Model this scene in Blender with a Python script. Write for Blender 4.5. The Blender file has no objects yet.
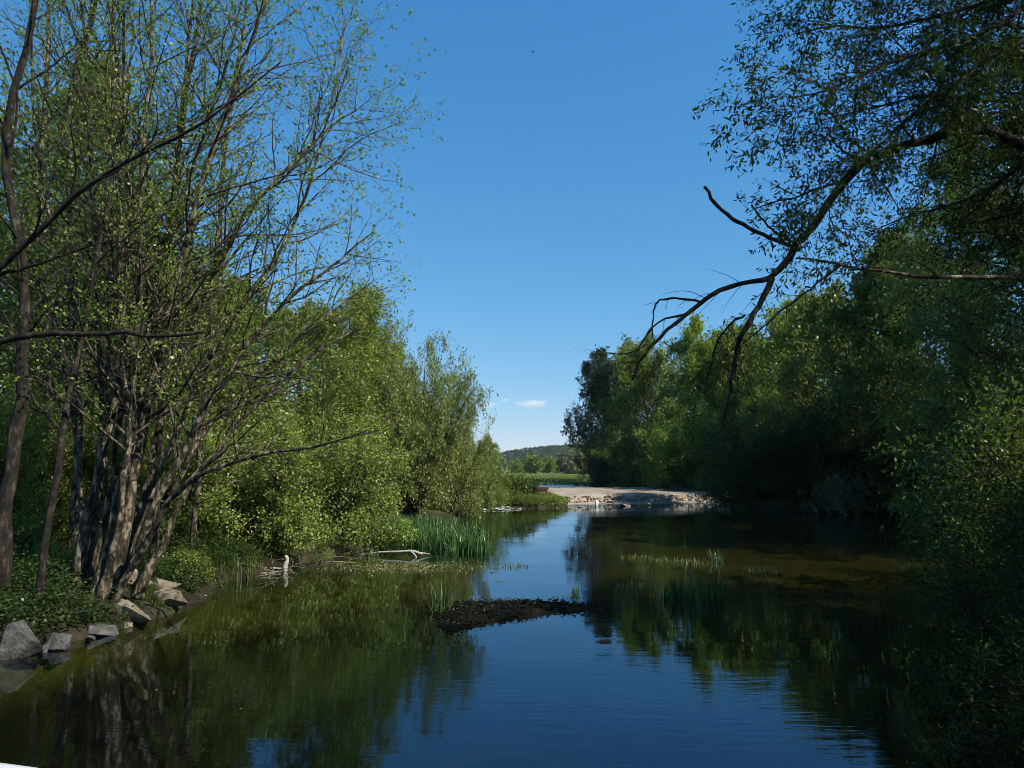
import bpy, bmesh, math
import numpy as np
from mathutils import Vector, noise as mnoise

R = math.radians
scene = bpy.context.scene
COL = scene.collection

# ------------------------------------------------------------------ camera, sky, sun, exposure
F, HOR, CAMZ = 740.0, 468.0, 3.0
PITCH = math.atan((HOR - 384.0) / F)
cam_d = bpy.data.cameras.new("Camera")
cam = bpy.data.objects.new("Camera", cam_d)
COL.objects.link(cam)
cam_d.sensor_width = 36.0
cam_d.lens = F / 1024.0 * 36.0
cam_d.clip_start = 0.05
cam_d.clip_end = 30000.0
cam.location = (0, 0, CAMZ)
cam.rotation_euler = (R(90) + PITCH, 0, 0)
scene.camera = cam

SUN_EL, SUN_AZ = 45.0, 119.0
SKY_STRENGTH = 0.10
SUN_STRENGTH = 5.0
world = bpy.data.worlds.new("World")
scene.world = world
world.use_nodes = True
wn = world.node_tree
bg = wn.nodes["Background"]
sky = wn.nodes.new("ShaderNodeTexSky")
sky.sky_type = 'NISHITA'
sky.sun_disc = False
sky.sun_elevation = R(SUN_EL)
sky.sun_rotation = R(SUN_AZ)
sky.air_density = 1.0
sky.dust_density = 0.05
sky.ozone_density = 2.2
sep = wn.nodes.new("ShaderNodeSeparateColor")
comb = wn.nodes.new("ShaderNodeCombineColor")
wn.links.new(sky.outputs[0], sep.inputs[0])
for ch, (gain, gam) in enumerate([(1.126, 1.18), (1.01, 0.70), (1.175, 0.50)]):     # the deep blue of a clear spring sky
    a = wn.nodes.new("ShaderNodeMath"); a.operation = 'MULTIPLY'; a.inputs[1].default_value = 0.085
    b = wn.nodes.new("ShaderNodeMath"); b.operation = 'POWER'; b.inputs[1].default_value = gam
    c = wn.nodes.new("ShaderNodeMath"); c.operation = 'MULTIPLY'; c.inputs[1].default_value = gain / SKY_STRENGTH * 0.65
    wn.links.new(sep.outputs[ch], a.inputs[0]); wn.links.new(a.outputs[0], b.inputs[0])
    wn.links.new(b.outputs[0], c.inputs[0]); wn.links.new(c.outputs[0], comb.inputs[ch])
wn.links.new(comb.outputs[0], bg.inputs[0])
bg.inputs[1].default_value = SKY_STRENGTH

sun_d = bpy.data.lights.new("Sun", 'SUN')
sun_d.energy = SUN_STRENGTH
sun_d.angle = R(0.5)
sun_d.color = (1.0, 0.94, 0.84)
sun = bpy.data.objects.new("Sun", sun_d)
COL.objects.link(sun)
sv = Vector((math.sin(R(SUN_AZ)) * math.cos(R(SUN_EL)), math.cos(R(SUN_AZ)) * math.cos(R(SUN_EL)), math.sin(R(SUN_EL))))
sun.rotation_euler = sv.to_track_quat('Z', 'Y').to_euler()
sun.location = (30, -10, 60)

vs = scene.view_settings
vs.view_transform = 'Standard'
vs.look = 'None'
vs.exposure = 0.62
vs.gamma = 1.0
vs.use_curve_mapping = False
cy = scene.cycles
cy.max_bounces = 7
cy.diffuse_bounces = 3
cy.glossy_bounces = 2
cy.transmission_bounces = 3
cy.transparent_max_bounces = 8
cy.volume_bounces = 3
cy.filter_width = 0.85
cy.caustics_reflective = False
cy.caustics_refractive = False
cy.sample_clamp_indirect = 3.0
try:
    cy.use_denoising = True
    cy.denoiser = 'OPENIMAGEDENOISE'
except Exception:
    pass

# ------------------------------------------------------------------ pixel -> world helpers
FWD = np.array([0, math.cos(PITCH), math.sin(PITCH)])
UP = np.array([0, -math.sin(PITCH), math.cos(PITCH)])


def ray(px, py):
    return FWD + np.array([1.0, 0, 0]) * ((px - 512) / F) + UP * (-(py - 384) / F)


def at(px, py, Y):
    d = ray(px, py)
    p = d * (Y / d[1])
    return np.array([p[0], p[1], p[2] + CAMZ])


def on(px, py, z=0.0):
    d = ray(px, py)
    p = d * ((z - CAMZ) / d[2])
    return np.array([p[0], p[1], z])


def unit(v):
    return v / (np.linalg.norm(v) + 1e-9)


def vunit(a):
    return a / (np.linalg.norm(a, axis=-1, keepdims=True) + 1e-9)


def wob(X, Y, s, ph=0.0):
    return (np.sin(X * s + 1.3 + ph) * np.cos(Y * s * 1.13 + 0.4 + ph) + 0.6 * np.sin(X * s * 2.3 + Y * s * 1.7 + ph)
            + 0.4 * np.cos(X * s * 4.1 - Y * s * 3.3 + 2 * ph)) / 2.0


# ------------------------------------------------------------------ node helpers
def new_mat(name):
    m = bpy.data.materials.new(name)
    m.use_nodes = True
    nt = m.node_tree
    for n in list(nt.nodes):
        nt.nodes.remove(n)
    out = nt.nodes.new("ShaderNodeOutputMaterial")
    return m, nt, out


def nd(nt, typ, **kw):
    n = nt.nodes.new(typ)
    for k, v in kw.items():
        setattr(n, k, v)
    return n


def ramp(nt, fac, stops):
    r = nd(nt, "ShaderNodeValToRGB")
    el = r.color_ramp.elements
    while len(el) < len(stops):
        el.new(0.5)
    for e, (p, c) in zip(el, stops):
        e.position = p
        e.color = (c[0], c[1], c[2], 1)
    nt.links.new(fac, r.inputs[0])
    return r


def noise(nt, vec, scale, detail=4, rough=0.55):
    n = nd(nt, "ShaderNodeTexNoise")
    n.inputs["Scale"].default_value = scale
    n.inputs["Detail"].default_value = detail
    n.inputs["Roughness"].default_value = rough
    if vec is not None:
        nt.links.new(vec, n.inputs["Vector"])
    return n


def mapping(nt, vec, scale=(1, 1, 1), rot=(0, 0, 0)):
    m = nd(nt, "ShaderNodeMapping")
    m.inputs["Scale"].default_value = scale
    m.inputs["Rotation"].default_value = rot
    nt.links.new(vec, m.inputs["Vector"])
    return m.outputs[0]


def mixc(nt, fac, a, b, blend='MIX'):
    m = nd(nt, "ShaderNodeMix", data_type='RGBA', blend_type=blend)
    for sock, v in ((m.inputs[0], fac), (m.inputs[6], a), (m.inputs[7], b)):
        if hasattr(v, "is_output"):
            nt.links.new(v, sock)
        elif isinstance(v, (tuple, list)):
            sock.default_value = (v[0], v[1], v[2], 1)
        else:
            sock.default_value = v
    return m.outputs[2]


def rock_like(name, stops, scale=3.0, rough=0.9, spec=0.25, bump=0.4, stretch=(1, 1, 1), bscale=None, moss=None):
    m, nt, out = new_mat(name)
    tc = nd(nt, "ShaderNodeTexCoord")
    geo = nd(nt, "ShaderNodeNewGeometry")
    v = mapping(nt, tc.outputs["Object"], stretch)
    n1 = noise(nt, v, scale, 6, 0.65)
    c = ramp(nt, n1.outputs[0], stops).outputs[0]
    if moss:
        n3 = noise(nt, tc.outputs["Object"], scale * 0.6, 4)
        sep = nd(nt, "ShaderNodeSeparateXYZ")
        nt.links.new(geo.outputs["Normal"], sep.inputs[0])
        ma = nd(nt, "ShaderNodeMath", operation='MULTIPLY_ADD')
        nt.links.new(sep.outputs[moss[2]], ma.inputs[0])
        ma.inputs[1].default_value = moss[3]
        nt.links.new(n3.outputs[0], ma.inputs[2])
        f = ramp(nt, ma.outputs[0], [(moss[1], (0, 0, 0)), (min(1, moss[1] + 0.15), (1, 1, 1))]).outputs[0]
        c = mixc(nt, f, c, moss[0])
    p = nd(nt, "ShaderNodeBsdfPrincipled")
    nt.links.new(c, p.inputs["Base Color"])
    p.inputs["Roughness"].default_value = rough
    p.inputs["Specular IOR Level"].default_value = spec
    n2 = noise(nt, v, bscale or scale * 4, 6, 0.7)
    b = nd(nt, "ShaderNodeBump")
    b.inputs["Strength"].default_value = bump
    b.inputs["Distance"].default_value = 0.05
    nt.links.new(n2.outputs[0], b.inputs["Height"])
    nt.links.new(b.outputs[0], p.inputs["Normal"])
    nt.links.new(p.outputs[0], out.inputs[0])
    return m


def leaf_mat(name, c, var=0.45, trans=0.4, yellow=0.2, spec=0.32):
    """leaf: every leaf its own shade of the colour (random per island), light coming through it"""
    m, nt, out = new_mat(name)
    geo = nd(nt, "ShaderNodeNewGeometry")
    oi = nd(nt, "ShaderNodeObjectInfo")
    dark = tuple(x * (1 - var) for x in c)
    light = (c[0] * (1 + var * (1 + yellow)), c[1] * (1 + var), c[2] * (1 + var * 0.6))
    rc = ramp(nt, geo.outputs["Random Per Island"], [(0.0, dark), (0.55, c), (1.0, light)]).outputs[0]
    hs = nd(nt, "ShaderNodeHueSaturation")
    mr = nd(nt, "ShaderNodeMapRange")
    nt.links.new(oi.outputs["Random"], mr.inputs[0])
    mr.inputs[3].default_value = 0.485
    mr.inputs[4].default_value = 0.512
    nt.links.new(mr.outputs[0], hs.inputs["Hue"])
    nt.links.new(rc, hs.inputs["Color"])
    p = nd(nt, "ShaderNodeBsdfPrincipled")
    nt.links.new(hs.outputs[0], p.inputs["Base Color"])
    p.inputs["Roughness"].default_value = 0.38
    p.inputs["Specular IOR Level"].default_value = spec
    tr = nd(nt, "ShaderNodeBsdfTranslucent")
    tcol = mixc(nt, 1.0, hs.outputs[0], (1.05, 1.30, 0.50), 'MULTIPLY')
    nt.links.new(tcol, tr.inputs[0])
    mx = nd(nt, "ShaderNodeMixShader")
    mx.inputs[0].default_value = trans
    nt.links.new(p.outputs[0], mx.inputs[1])
    nt.links.new(tr.outputs[0], mx.inputs[2])
    nt.links.new(mx.outputs[0], out.inputs[0])
    return m


M = {}
M['lf_willow'] = leaf_mat("willow_leaf", (0.205, 0.272, 0.070))
M['lf_alder'] = leaf_mat("alder_leaf", (0.160, 0.205, 0.042))
M['lf_fresh'] = leaf_mat("fresh_leaf", (0.185, 0.245, 0.046), var=0.3, spec=0.2)
M['lf_sallow'] = leaf_mat("sallow_leaf", (0.188, 0.232, 0.072))
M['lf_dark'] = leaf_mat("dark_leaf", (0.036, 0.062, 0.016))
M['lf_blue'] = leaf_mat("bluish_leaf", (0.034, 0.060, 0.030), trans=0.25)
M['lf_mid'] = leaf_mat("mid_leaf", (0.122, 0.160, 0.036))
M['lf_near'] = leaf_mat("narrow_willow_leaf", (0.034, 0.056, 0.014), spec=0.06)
M['lf_herb'] = leaf_mat("herb_leaf", (0.045, 0.075, 0.020), var=0.6)
M['lf_pale'] = leaf_mat("pale_leaf", (0.17, 0.19, 0.11), trans=0.25)
M['lf_wood'] = leaf_mat("far_wood_leaf", (0.034, 0.052, 0.024), var=0.5, trans=0.2)
M['grass'] = leaf_mat("grass_blade", (0.075, 0.120, 0.025), var=0.5)
M['meadow'] = leaf_mat("meadow_blade", (0.155, 0.185, 0.050), var=0.5)
M['grass_dry'] = leaf_mat("dry_grass_blade", (0.22, 0.20, 0.09), var=0.5)
M['reed'] = leaf_mat("iris_blade", (0.062, 0.128, 0.040), var=0.6, trans=0.3)
M['weed'] = leaf_mat("water_weed_leaf", (0.065, 0.115, 0.036), var=0.6, trans=0.2)
M['weedpatch'] = leaf_mat("weed_patch_leaf", (0.150, 0.160, 0.060), var=0.6)
M['deadweed'] = leaf_mat("rotting_weed", (0.012, 0.014, 0.006), var=0.6, trans=0.1, spec=0.1)
M['bark'] = rock_like("alder_bark", [(0.40, (0.014, 0.011, 0.007)), (0.52, (0.070, 0.055, 0.034)), (0.60, (0.26, 0.215, 0.15))],
                      scale=9, stretch=(1, 1, 0.45), bump=0.8, moss=((0.030, 0.040, 0.008), 0.58, 2, 0.1))  # pale speckle: lichen, and sun dapple put into the bark colour
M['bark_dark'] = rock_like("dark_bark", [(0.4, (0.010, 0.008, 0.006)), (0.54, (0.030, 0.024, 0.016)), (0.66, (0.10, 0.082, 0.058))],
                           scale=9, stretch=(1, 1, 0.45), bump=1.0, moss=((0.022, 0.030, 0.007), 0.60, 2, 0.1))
M['bark_pale'] = rock_like("pale_dead_wood", [(0.25, (0.22, 0.19, 0.15)), (0.55, (0.40, 0.36, 0.30)), (0.8, (0.52, 0.48, 0.42))],
                           scale=7, stretch=(1, 1, 0.4), bump=0.5)
M['stone'] = rock_like("grey_rock", [(0.3, (0.032, 0.031, 0.027)), (0.5, (0.090, 0.087, 0.079)), (0.75, (0.19, 0.182, 0.165))], scale=5, bump=0.8, moss=((0.03, 0.04, 0.012), 0.80, 2, 0.22))
M['stone_warm'] = rock_like("warm_rock", [(0.3, (0.09, 0.07, 0.045)), (0.5, (0.22, 0.18, 0.125)), (0.75, (0.40, 0.34, 0.26))], scale=5, bump=0.8,
                            moss=((0.06, 0.085, 0.018), 0.72, 2, 0.25))
M['white'] = rock_like("white_stone", [(0.2, (0.50, 0.48, 0.44)), (0.8, (0.78, 0.76, 0.70))], scale=3, bump=0.2)
M['crest'] = rock_like("weir_crest", [(0.28, (0.15, 0.118, 0.085)), (0.5, (0.27, 0.215, 0.155)), (0.75, (0.35, 0.285, 0.215))], scale=0.55, bump=0.5, bscale=5)
M['rubble'] = rock_like("weir_rubble", [(0.28, (0.17, 0.138, 0.10)), (0.5, (0.27, 0.222, 0.165)), (0.75, (0.38, 0.325, 0.255))], scale=1.4, bump=0.7, bscale=5)
M['mud'] = rock_like("dark_mud", [(0.3, (0.006, 0.006, 0.004)), (0.6, (0.012, 0.011, 0.007)), (0.85, (0.03, 0.026, 0.014))], scale=3, bump=0.9, rough=0.95, spec=0.03)
M['brownwall'] = rock_like("brown_wall", [(0.3, (0.06, 0.035, 0.022)), (0.6, (0.12, 0.075, 0.045)), (0.85, (0.20, 0.14, 0.09))], scale=2.5, bump=0.8)
M['metal'] = rock_like("galvanised_rail", [(0.3, (0.34, 0.35, 0.37)), (0.7, (0.42, 0.43, 0.45))], scale=6, bump=0.05, rough=0.4)
M['deck'] = rock_like("bridge_planks", [(0.3, (0.13, 0.10, 0.075)), (0.7, (0.24, 0.20, 0.155))], scale=5, bump=0.4)
M['bird'] = rock_like("bird_plumage", [(0.3, (0.012, 0.012, 0.014)), (0.7, (0.03, 0.03, 0.034))], scale=9, bump=0.1)

# ------------------------------------------------------------------ mesh helpers
def quads_mesh(name, V, Q, mat, smooth=False):
    V = np.ascontiguousarray(V, dtype=np.float32)
    Q = np.ascontiguousarray(Q, dtype=np.int32)
    me = bpy.data.meshes.new(name)
    me.vertices.add(len(V))
    me.vertices.foreach_set("co", V.ravel())
    n = len(Q)
    me.loops.add(4 * n)
    me.loops.foreach_set("vertex_index", Q.ravel())
    me.polygons.add(n)
    me.polygons.foreach_set("loop_start", np.arange(0, 4 * n, 4, dtype=np.int32))
    me.update(calc_edges=True)
    me.validate()
    if smooth:
        me.shade_smooth()
    if mat:
        me.materials.append(mat)
    return me


class Tubes:
    def __init__(self):
        self.g = {}

    def add(self, poly, rad, sides=5):
        self.g.setdefault((len(poly), sides), []).append((poly, rad))

    def arrays(self):
        VV, QQ, off = [], [], 0
        for (n, s), items in self.g.items():
            P = np.array([i[0] for i in items])
            Rr = np.array([i[1] for i in items])
            B = len(items)
            T = np.empty_like(P)
            T[:, 1:-1] = P[:, 2:] - P[:, :-2]
            T[:, 0] = P[:, 1] - P[:, 0]
            T[:, -1] = P[:, -1] - P[:, -2]
            T = vunit(T)
            D = np.abs(vunit(P[:, -1] - P[:, 0]))
            ref = np.eye(3)[np.argmin(D, axis=1)][:, None, :]
            U = vunit(np.cross(T, np.broadcast_to(ref, T.shape)))
            W = np.cross(T, U)
            a = np.linspace(0, 2 * math.pi, s, endpoint=False)
            ring = U[:, :, None, :] * np.cos(a)[None, None, :, None] + W[:, :, None, :] * np.sin(a)[None, None, :, None]
            V = P[:, :, None, :] + ring * Rr[:, :, None, None]
            VV.append(V.reshape(-1, 3))
            i = np.arange(n - 1)[:, None] * s
            j = np.arange(s)[None, :]
            j2 = (j + 1) % s
            q = np.stack([i + j, i + j2, i + s + j2, i + s + j], axis=-1).reshape(-1, 4)
            q = (q[None] + (np.arange(B) * n * s)[:, None, None]).reshape(-1, 4)
            QQ.append(q + off)
            off += B * n * s
        return np.concatenate(VV), np.concatenate(QQ)

    def mesh(self, name, mat):
        V, Q = self.arrays()
        return quads_mesh(name, V, Q, mat, smooth=True)


def leaves_mesh(name, P, A, L, W, rng, mat, upbias=0.5, fold=0.12):
    """one folded rhombus per leaf: base, two shoulders, tip"""
    P, A = np.asarray(P), vunit(np.asarray(A))
    N = len(P)
    n = vunit(rng.normal(0, 1, (N, 3)) + np.array([0, 0, upbias]) * 2)
    S = vunit(np.cross(A, n))
    n = np.cross(S, A)
    L = np.broadcast_to(L, (N,))[:, None]
    W = np.broadcast_to(W, (N,))[:, None]
    mid = P + A * L * 0.45 + n * W * fold
    V = np.stack([P, mid - S * W * 0.5, P + A * L, mid + S * W * 0.5], axis=1).reshape(-1, 3)
    Q = np.arange(4 * N).reshape(-1, 4)
    return quads_mesh(name, V, Q, mat)


def blades_arrays(P, H, W, rng, lean=0.25, segs=3):
    """grass / iris blades, bending over towards the tip"""
    P = np.asarray(P)
    N = len(P)
    H = np.broadcast_to(H, (N,))
    W = np.broadcast_to(W, (N,))
    az = rng.uniform(0, 2 * math.pi, N)
    d = np.stack([np.cos(az), np.sin(az), np.zeros(N)], 1)
    fa = az + math.pi / 2 + rng.normal(0, 0.5, N)
    s = np.stack([np.cos(fa), np.sin(fa), np.zeros(N)], 1)
    ln = np.abs(rng.normal(0, lean, N)) + 0.03
    rows = []
    for k in range(segs + 1):
        t = k / segs
        c = P + np.outer(H * t * (1 - 0.15 * ln * t), [0, 0, 1]) + d * (H * ln * t * t)[:, None]
        w = W * (1 - t ** 1.8) * 0.5 + 0.0008
        rows += [c - s * w[:, None], c + s * w[:, None]]
    V = np.stack(rows, 1)
    per = 2 * (segs + 1)
    q = np.array([[2 * k, 2 * k + 1, 2 * k + 3, 2 * k + 2] for k in range(segs)])
    Q = (q[None] + (np.arange(N) * per)[:, None, None]).reshape(-1, 4)
    return V.reshape(-1, 3), Q


def tag(o, label=None, cat=None, group=None, kind=None):
    if label:
        o['label'] = label
    if cat:
        o['category'] = cat
    if group:
        o['group'] = group
    if kind:
        o['kind'] = kind
    return o


def link(name, me, parent=None):
    o = bpy.data.objects.new(name, me)
    COL.objects.link(o)
    if parent:
        o.parent = parent
    return o


def empty(name, loc, rz=0.0, sc=(1, 1, 1)):
    o = bpy.data.objects.new(name, None)
    COL.objects.link(o)
    o.location = loc
    o.rotation_euler = (0, 0, rz)
    o.scale = sc
    o.empty_display_size = 0.3
    return o


# ------------------------------------------------------------------ branching plants
def path(rng, p, d, L, n, wander, trop):
    pts = [p]
    d = unit(d)
    st = L / n
    for i in range(n):
        d = unit(d + rng.normal(0, wander, 3) + trop)
        p = p + d * st
        pts.append(p)
    return np.array(pts)


def resample(pts, n):
    """smooth polyline through pts with n+1 points (Catmull-Rom)"""
    pts = np.asarray(pts, float)
    m = len(pts)
    P = np.vstack([2 * pts[0] - pts[1], pts, 2 * pts[-1] - pts[-2]])
    out = []
    for u in np.linspace(0, m - 1, n + 1):
        i = min(int(u), m - 2)
        t = u - i
        a, b, c, d = P[i], P[i + 1], P[i + 2], P[i + 3]
        out.append(0.5 * (2 * b + (c - a) * t + (2 * a - 5 * b + 4 * c - d) * t * t + (3 * b - a - 3 * c + d) * t ** 3))
    return np.array(out)


class Plant:
    """collects branch tubes and the places where leaves sit"""

    def __init__(self, seed):
        self.rng = np.random.default_rng(seed)
        self.tubes = Tubes()
        self.lp, self.la = [], []

    def spawn(self, poly, rad, levels, lv=0, keep=None):
        rng = self.rng
        if lv >= len(levels):
            return
        c = levels[lv]
        seg = np.linalg.norm(np.diff(poly, axis=0), axis=1)
        plen = seg.sum()
        n = c['n']
        if n < 1 or isinstance(n, float):
            n = max(1, int(round(n * plen)))       # a float is "per metre"
        az0 = rng.uniform(0, 6.28)
        m = len(poly) - 1
        for k in range(n):
            t = c['t0'] + (c.get('t1', 1.0) - c['t0']) * (k + rng.uniform(0, 1)) / n
            u = min(t, 0.999) * m
            i = int(u)
            p = poly[i] + (poly[i + 1] - poly[i]) * (u - i)
            if keep is not None and not keep(p):
                continue
            tg = unit(poly[i + 1] - poly[i])
            r_here = rad[i] + (rad[i + 1] - rad[i]) * (u - i)
            az = az0 + k * 2.4 + rng.normal(0, 0.4)
            a = np.cross(tg, [0.31, 0.17, 0.93] if abs(tg[2]) < 0.9 else [1, 0, 0])
            a = unit(a)
            b = np.cross(tg, a)
            rd = a * math.cos(az) + b * math.sin(az)
            ang = R(rng.uniform(*c['ang']))
            d = tg * math.cos(ang) + rd * math.sin(ang)
            if 'len' in c:
                L = c['len'](t)
            else:
                L = plen * c['rel'] * (1.0 - 0.55 * t)
            L = max(L * rng.uniform(0.65, 1.25), c.get('min', 0.12))
            if c.get('max'):
                L = min(L, c['max'] * rng.uniform(0.8, 1.1))
            r0 = min(r_here * c.get('rr', 0.6), max(L * 0.016, 0.002))
            if 'r' in c:
                r0 = min(r_here * 0.8, c['r'])
            q = path(rng, p, d, L, c['seg'], c['wander'], np.array(c['trop']))
            rr = np.linspace(r0, r0 * 0.25, c['seg'] + 1)
            if c.get('tube', True):
                self.tubes.add(q, rr, c['sides'])
            if c.get('leaf'):
                self.leaf(q, c['leaf'], c.get('ljit', 0.05), c.get('lt0', 0.15))
            self.spawn(q, rr, levels, lv + 1, keep)

    def leaf(self, q, cnt, jit, t0):
        rng = self.rng
        n = int(cnt) if rng.random() > (cnt - int(cnt)) else int(cnt) + 1
        if n < 1:
            return
        m = len(q) - 1
        u = rng.uniform(t0, 1.0, n) * m
        i = np.minimum(u.astype(int), m - 1)
        f = (u - i)[:, None]
        self.lp.append(q[i] * (1 - f) + q[i + 1] * f + rng.normal(0, jit, (n, 3)))
        tg = vunit(q[i + 1] - q[i])
        self.la.append(vunit(tg * 0.6 + rng.normal(0, 0.7, (n, 3)) + np.array([0, 0, -0.15])))

    def wood(self, name, mat):
        return self.tubes.mesh(name, mat)

    def crown(self, name, mat, L, W, upbias=0.5, droop=0.0, gap=0.0):
        P = np.concatenate(self.lp)
        A = np.concatenate(self.la)
        if gap:
            k = wob(P[:, 0] + 0.7 * P[:, 2], P[:, 1] - 0.4 * P[:, 2] + 3.1, gap) + 0.6 * wob(P[:, 2], P[:, 0] - P[:, 1], gap * 2.3) + self.rng.normal(0, 0.18, len(P)) > -0.22
            P, A = P[k], A[k]
        if droop:
            A = vunit(A + np.array([0, 0, -droop]))
        s = self.rng.uniform(0.5, 1.45, len(P))
        return leaves_mesh(name, P, A, L * s, W * s, self.rng, mat, upbias)


PROTO = {}


def proto(name, parts):
    PROTO[name] = parts      # list of (part name, mesh)


def place(pname, name, loc, rz, sc, label, cat, group=None, mats=None):
    o = empty(name, loc, rz, sc if isinstance(sc, tuple) else (sc, sc, sc))
    tag(o, label, cat, group)
    for part, me in PROTO[pname]:
        c = link(part, me, o)
        if mats and part in mats:
            c.material_slots[0].link = 'OBJECT'
            c.material_slots[0].material = M[mats[part]]
    return o


def tree_proto(key, seed, H, r0, n1, t0, prof, lean, sub, twig, leaf, lsize, lw, leafmat, bark='bark', ang=(45, 75), trop1=(0, 0, 0.06), tmax=None):
    """single trunk, limbs by a crown profile, boughs, twigs, leaves"""
    pl = Plant(seed)
    rng = pl.rng
    trunk = path(rng, np.array([0, 0, -0.3]), np.array([lean[0], lean[1], 1.0]), H * 0.94, 12, 0.05, np.array([0, 0, 0.04]))
    rad = r0 * (1 - np.linspace(0, 1, 13)) ** 0.8 + 0.012
    rad[0] *= 1.5
    pl.tubes.add(trunk, rad, 8)
    lv = [dict(n=n1, t0=t0, ang=ang, len=lambda t: prof(t) * H, seg=7, wander=0.13, trop=trop1, sides=5, rr=0.5),
          dict(n=sub, t0=0.2, ang=(25, 65), rel=0.5, min=0.5, seg=5, wander=0.16, trop=(0, 0, 0.03), sides=4, leaf=leaf * 0.6, ljit=lsize * 1.2, lt0=0.4),
          dict(n=twig, t0=0.15, ang=(25, 70), rel=0.5, min=0.3, max=tmax, seg=3, wander=0.2, trop=(0, 0, -0.01), sides=3, leaf=leaf, ljit=lsize * 1.3, lt0=0.1)]
    pl.spawn(trunk, rad, lv)
    proto(key, [('trunk', pl.wood(key + "_wood", M[bark])), ('crown', pl.crown(key + "_leaves", M[leafmat], lsize * 1.12, lw * 1.12, gap=1.1))])
    return len(np.concatenate(pl.lp))


def shrub_proto(key, seed, H, spread, nstem, sub, twig, leaf, lsize, lw, leafmat, bark='bark_dark', r0=0.05, droop=-0.03, skirt=0, part=('stem', 'foliage')):
    """many stems fanning from one stool into a dome"""
    pl = Plant(seed)
    rng = pl.rng
    lv = [dict(n=sub, t0=0.12, ang=(25, 65), rel=0.42, min=0.4, seg=5, wander=0.15, trop=(0, 0, 0.02), sides=4, leaf=leaf * 0.5, ljit=lsize * 1.2, lt0=0.3),
          dict(n=twig, t0=0.1, ang=(25, 70), rel=0.5, min=0.25, seg=3, wander=0.2, trop=(0, 0, droop), sides=3, leaf=leaf, ljit=lsize * 1.3, lt0=0.05)]
    for k in range(nstem + skirt):
        az = k * 2.399 + rng.normal(0, 0.3)
        q = math.sqrt((k % nstem + 0.5) / nstem) if k < nstem else rng.uniform(1.0, 1.25)
        out = spread * q
        L = H * (1.06 - 0.22 * q) * rng.uniform(0.9, 1.03)
        d = np.array([math.cos(az) * out / H * 1.3, math.sin(az) * out / H * 1.3, 1.0 if k < nstem else rng.uniform(0.1, 0.35)])
        if k >= nstem:
            L = spread * rng.uniform(0.8, 1.05)
        p0 = np.array([math.cos(az) * 0.22 * q, math.sin(az) * 0.22 * q, -0.2])
        s = path(rng, p0, d, L, 8, 0.07, np.array([0, 0, -0.02 if k < nstem else 0.03]))
        rr = np.linspace(r0, r0 * 0.15, 9) * rng.uniform(0.6, 1.2)
        pl.tubes.add(s, rr, 5)
        pl.spawn(s, rr, lv)
    proto(key, [(part[0], pl.wood(key + "_wood", M[bark])), (part[1], pl.crown(key + "_leaves", M[leafmat], lsize * 1.12, lw * 1.12, gap=2.0))])
    return len(np.concatenate(pl.lp))


# ------------------------------------------------------------------ ground, river bed, river
WATER = np.array([(-7, -40), (-7.4, 0), (-8.3, 8), (-8.25, 11.9), (-7.65, 13.5), (-7.05, 15.0), (-7.1, 17.2), (-7.6, 19.0), (-7.2, 21.5), (-6.4, 24.5), (-5.5, 27),
                  (-4.6, 30), (-3.6, 36), (-3.1, 42), (-3.2, 48), (-3.0, 52), (-2.6, 54.2), (-1.4, 55.3), (1.0, 55.5), (3.2, 55.9), (4.1, 57.5), (4.4, 60), (4.6, 63.6), (18.4, 66.5),
                  (17.0, 58), (15.6, 53), (18, 50.5), (24, 49), (29, 47), (31, 42), (28, 33), (21, 24), (14.5, 16), (9.5, 10), (7.6, 6), (7, 0), (7, -40)], float)
UPPER = np.array([(-16, 70), (-4, 73), (5, 73), (18, 73.5), (40, 74), (60, 84), (40, 92), (15, 94), (0, 95), (-14, 92), (-24, 82)], float)


def sdist(X, Y, poly):
    """negative inside"""
    d = np.full(X.shape, 1e9)
    ins = np.zeros(X.shape, bool)
    n = len(poly)
    for i in range(n):
        a, b = poly[i], poly[(i + 1) % n]
        e = b - a
        t = np.clip(((X - a[0]) * e[0] + (Y - a[1]) * e[1]) / (e @ e), 0, 1)
        d = np.minimum(d, np.hypot(X - a[0] - t * e[0], Y - a[1] - t * e[1]))
        if a[1] != b[1]:
            c = ((a[1] > Y) != (b[1] > Y)) & (X < (b[0] - a[0]) * (Y - a[1]) / (b[1] - a[1]) + a[0])
            ins ^= c
    return np.where(ins, -d, d)


def gauss(X, Y, x, y, sx, sy):
    return np.exp(-((X - x) / sx) ** 2 - ((Y - y) / sy) ** 2)


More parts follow.
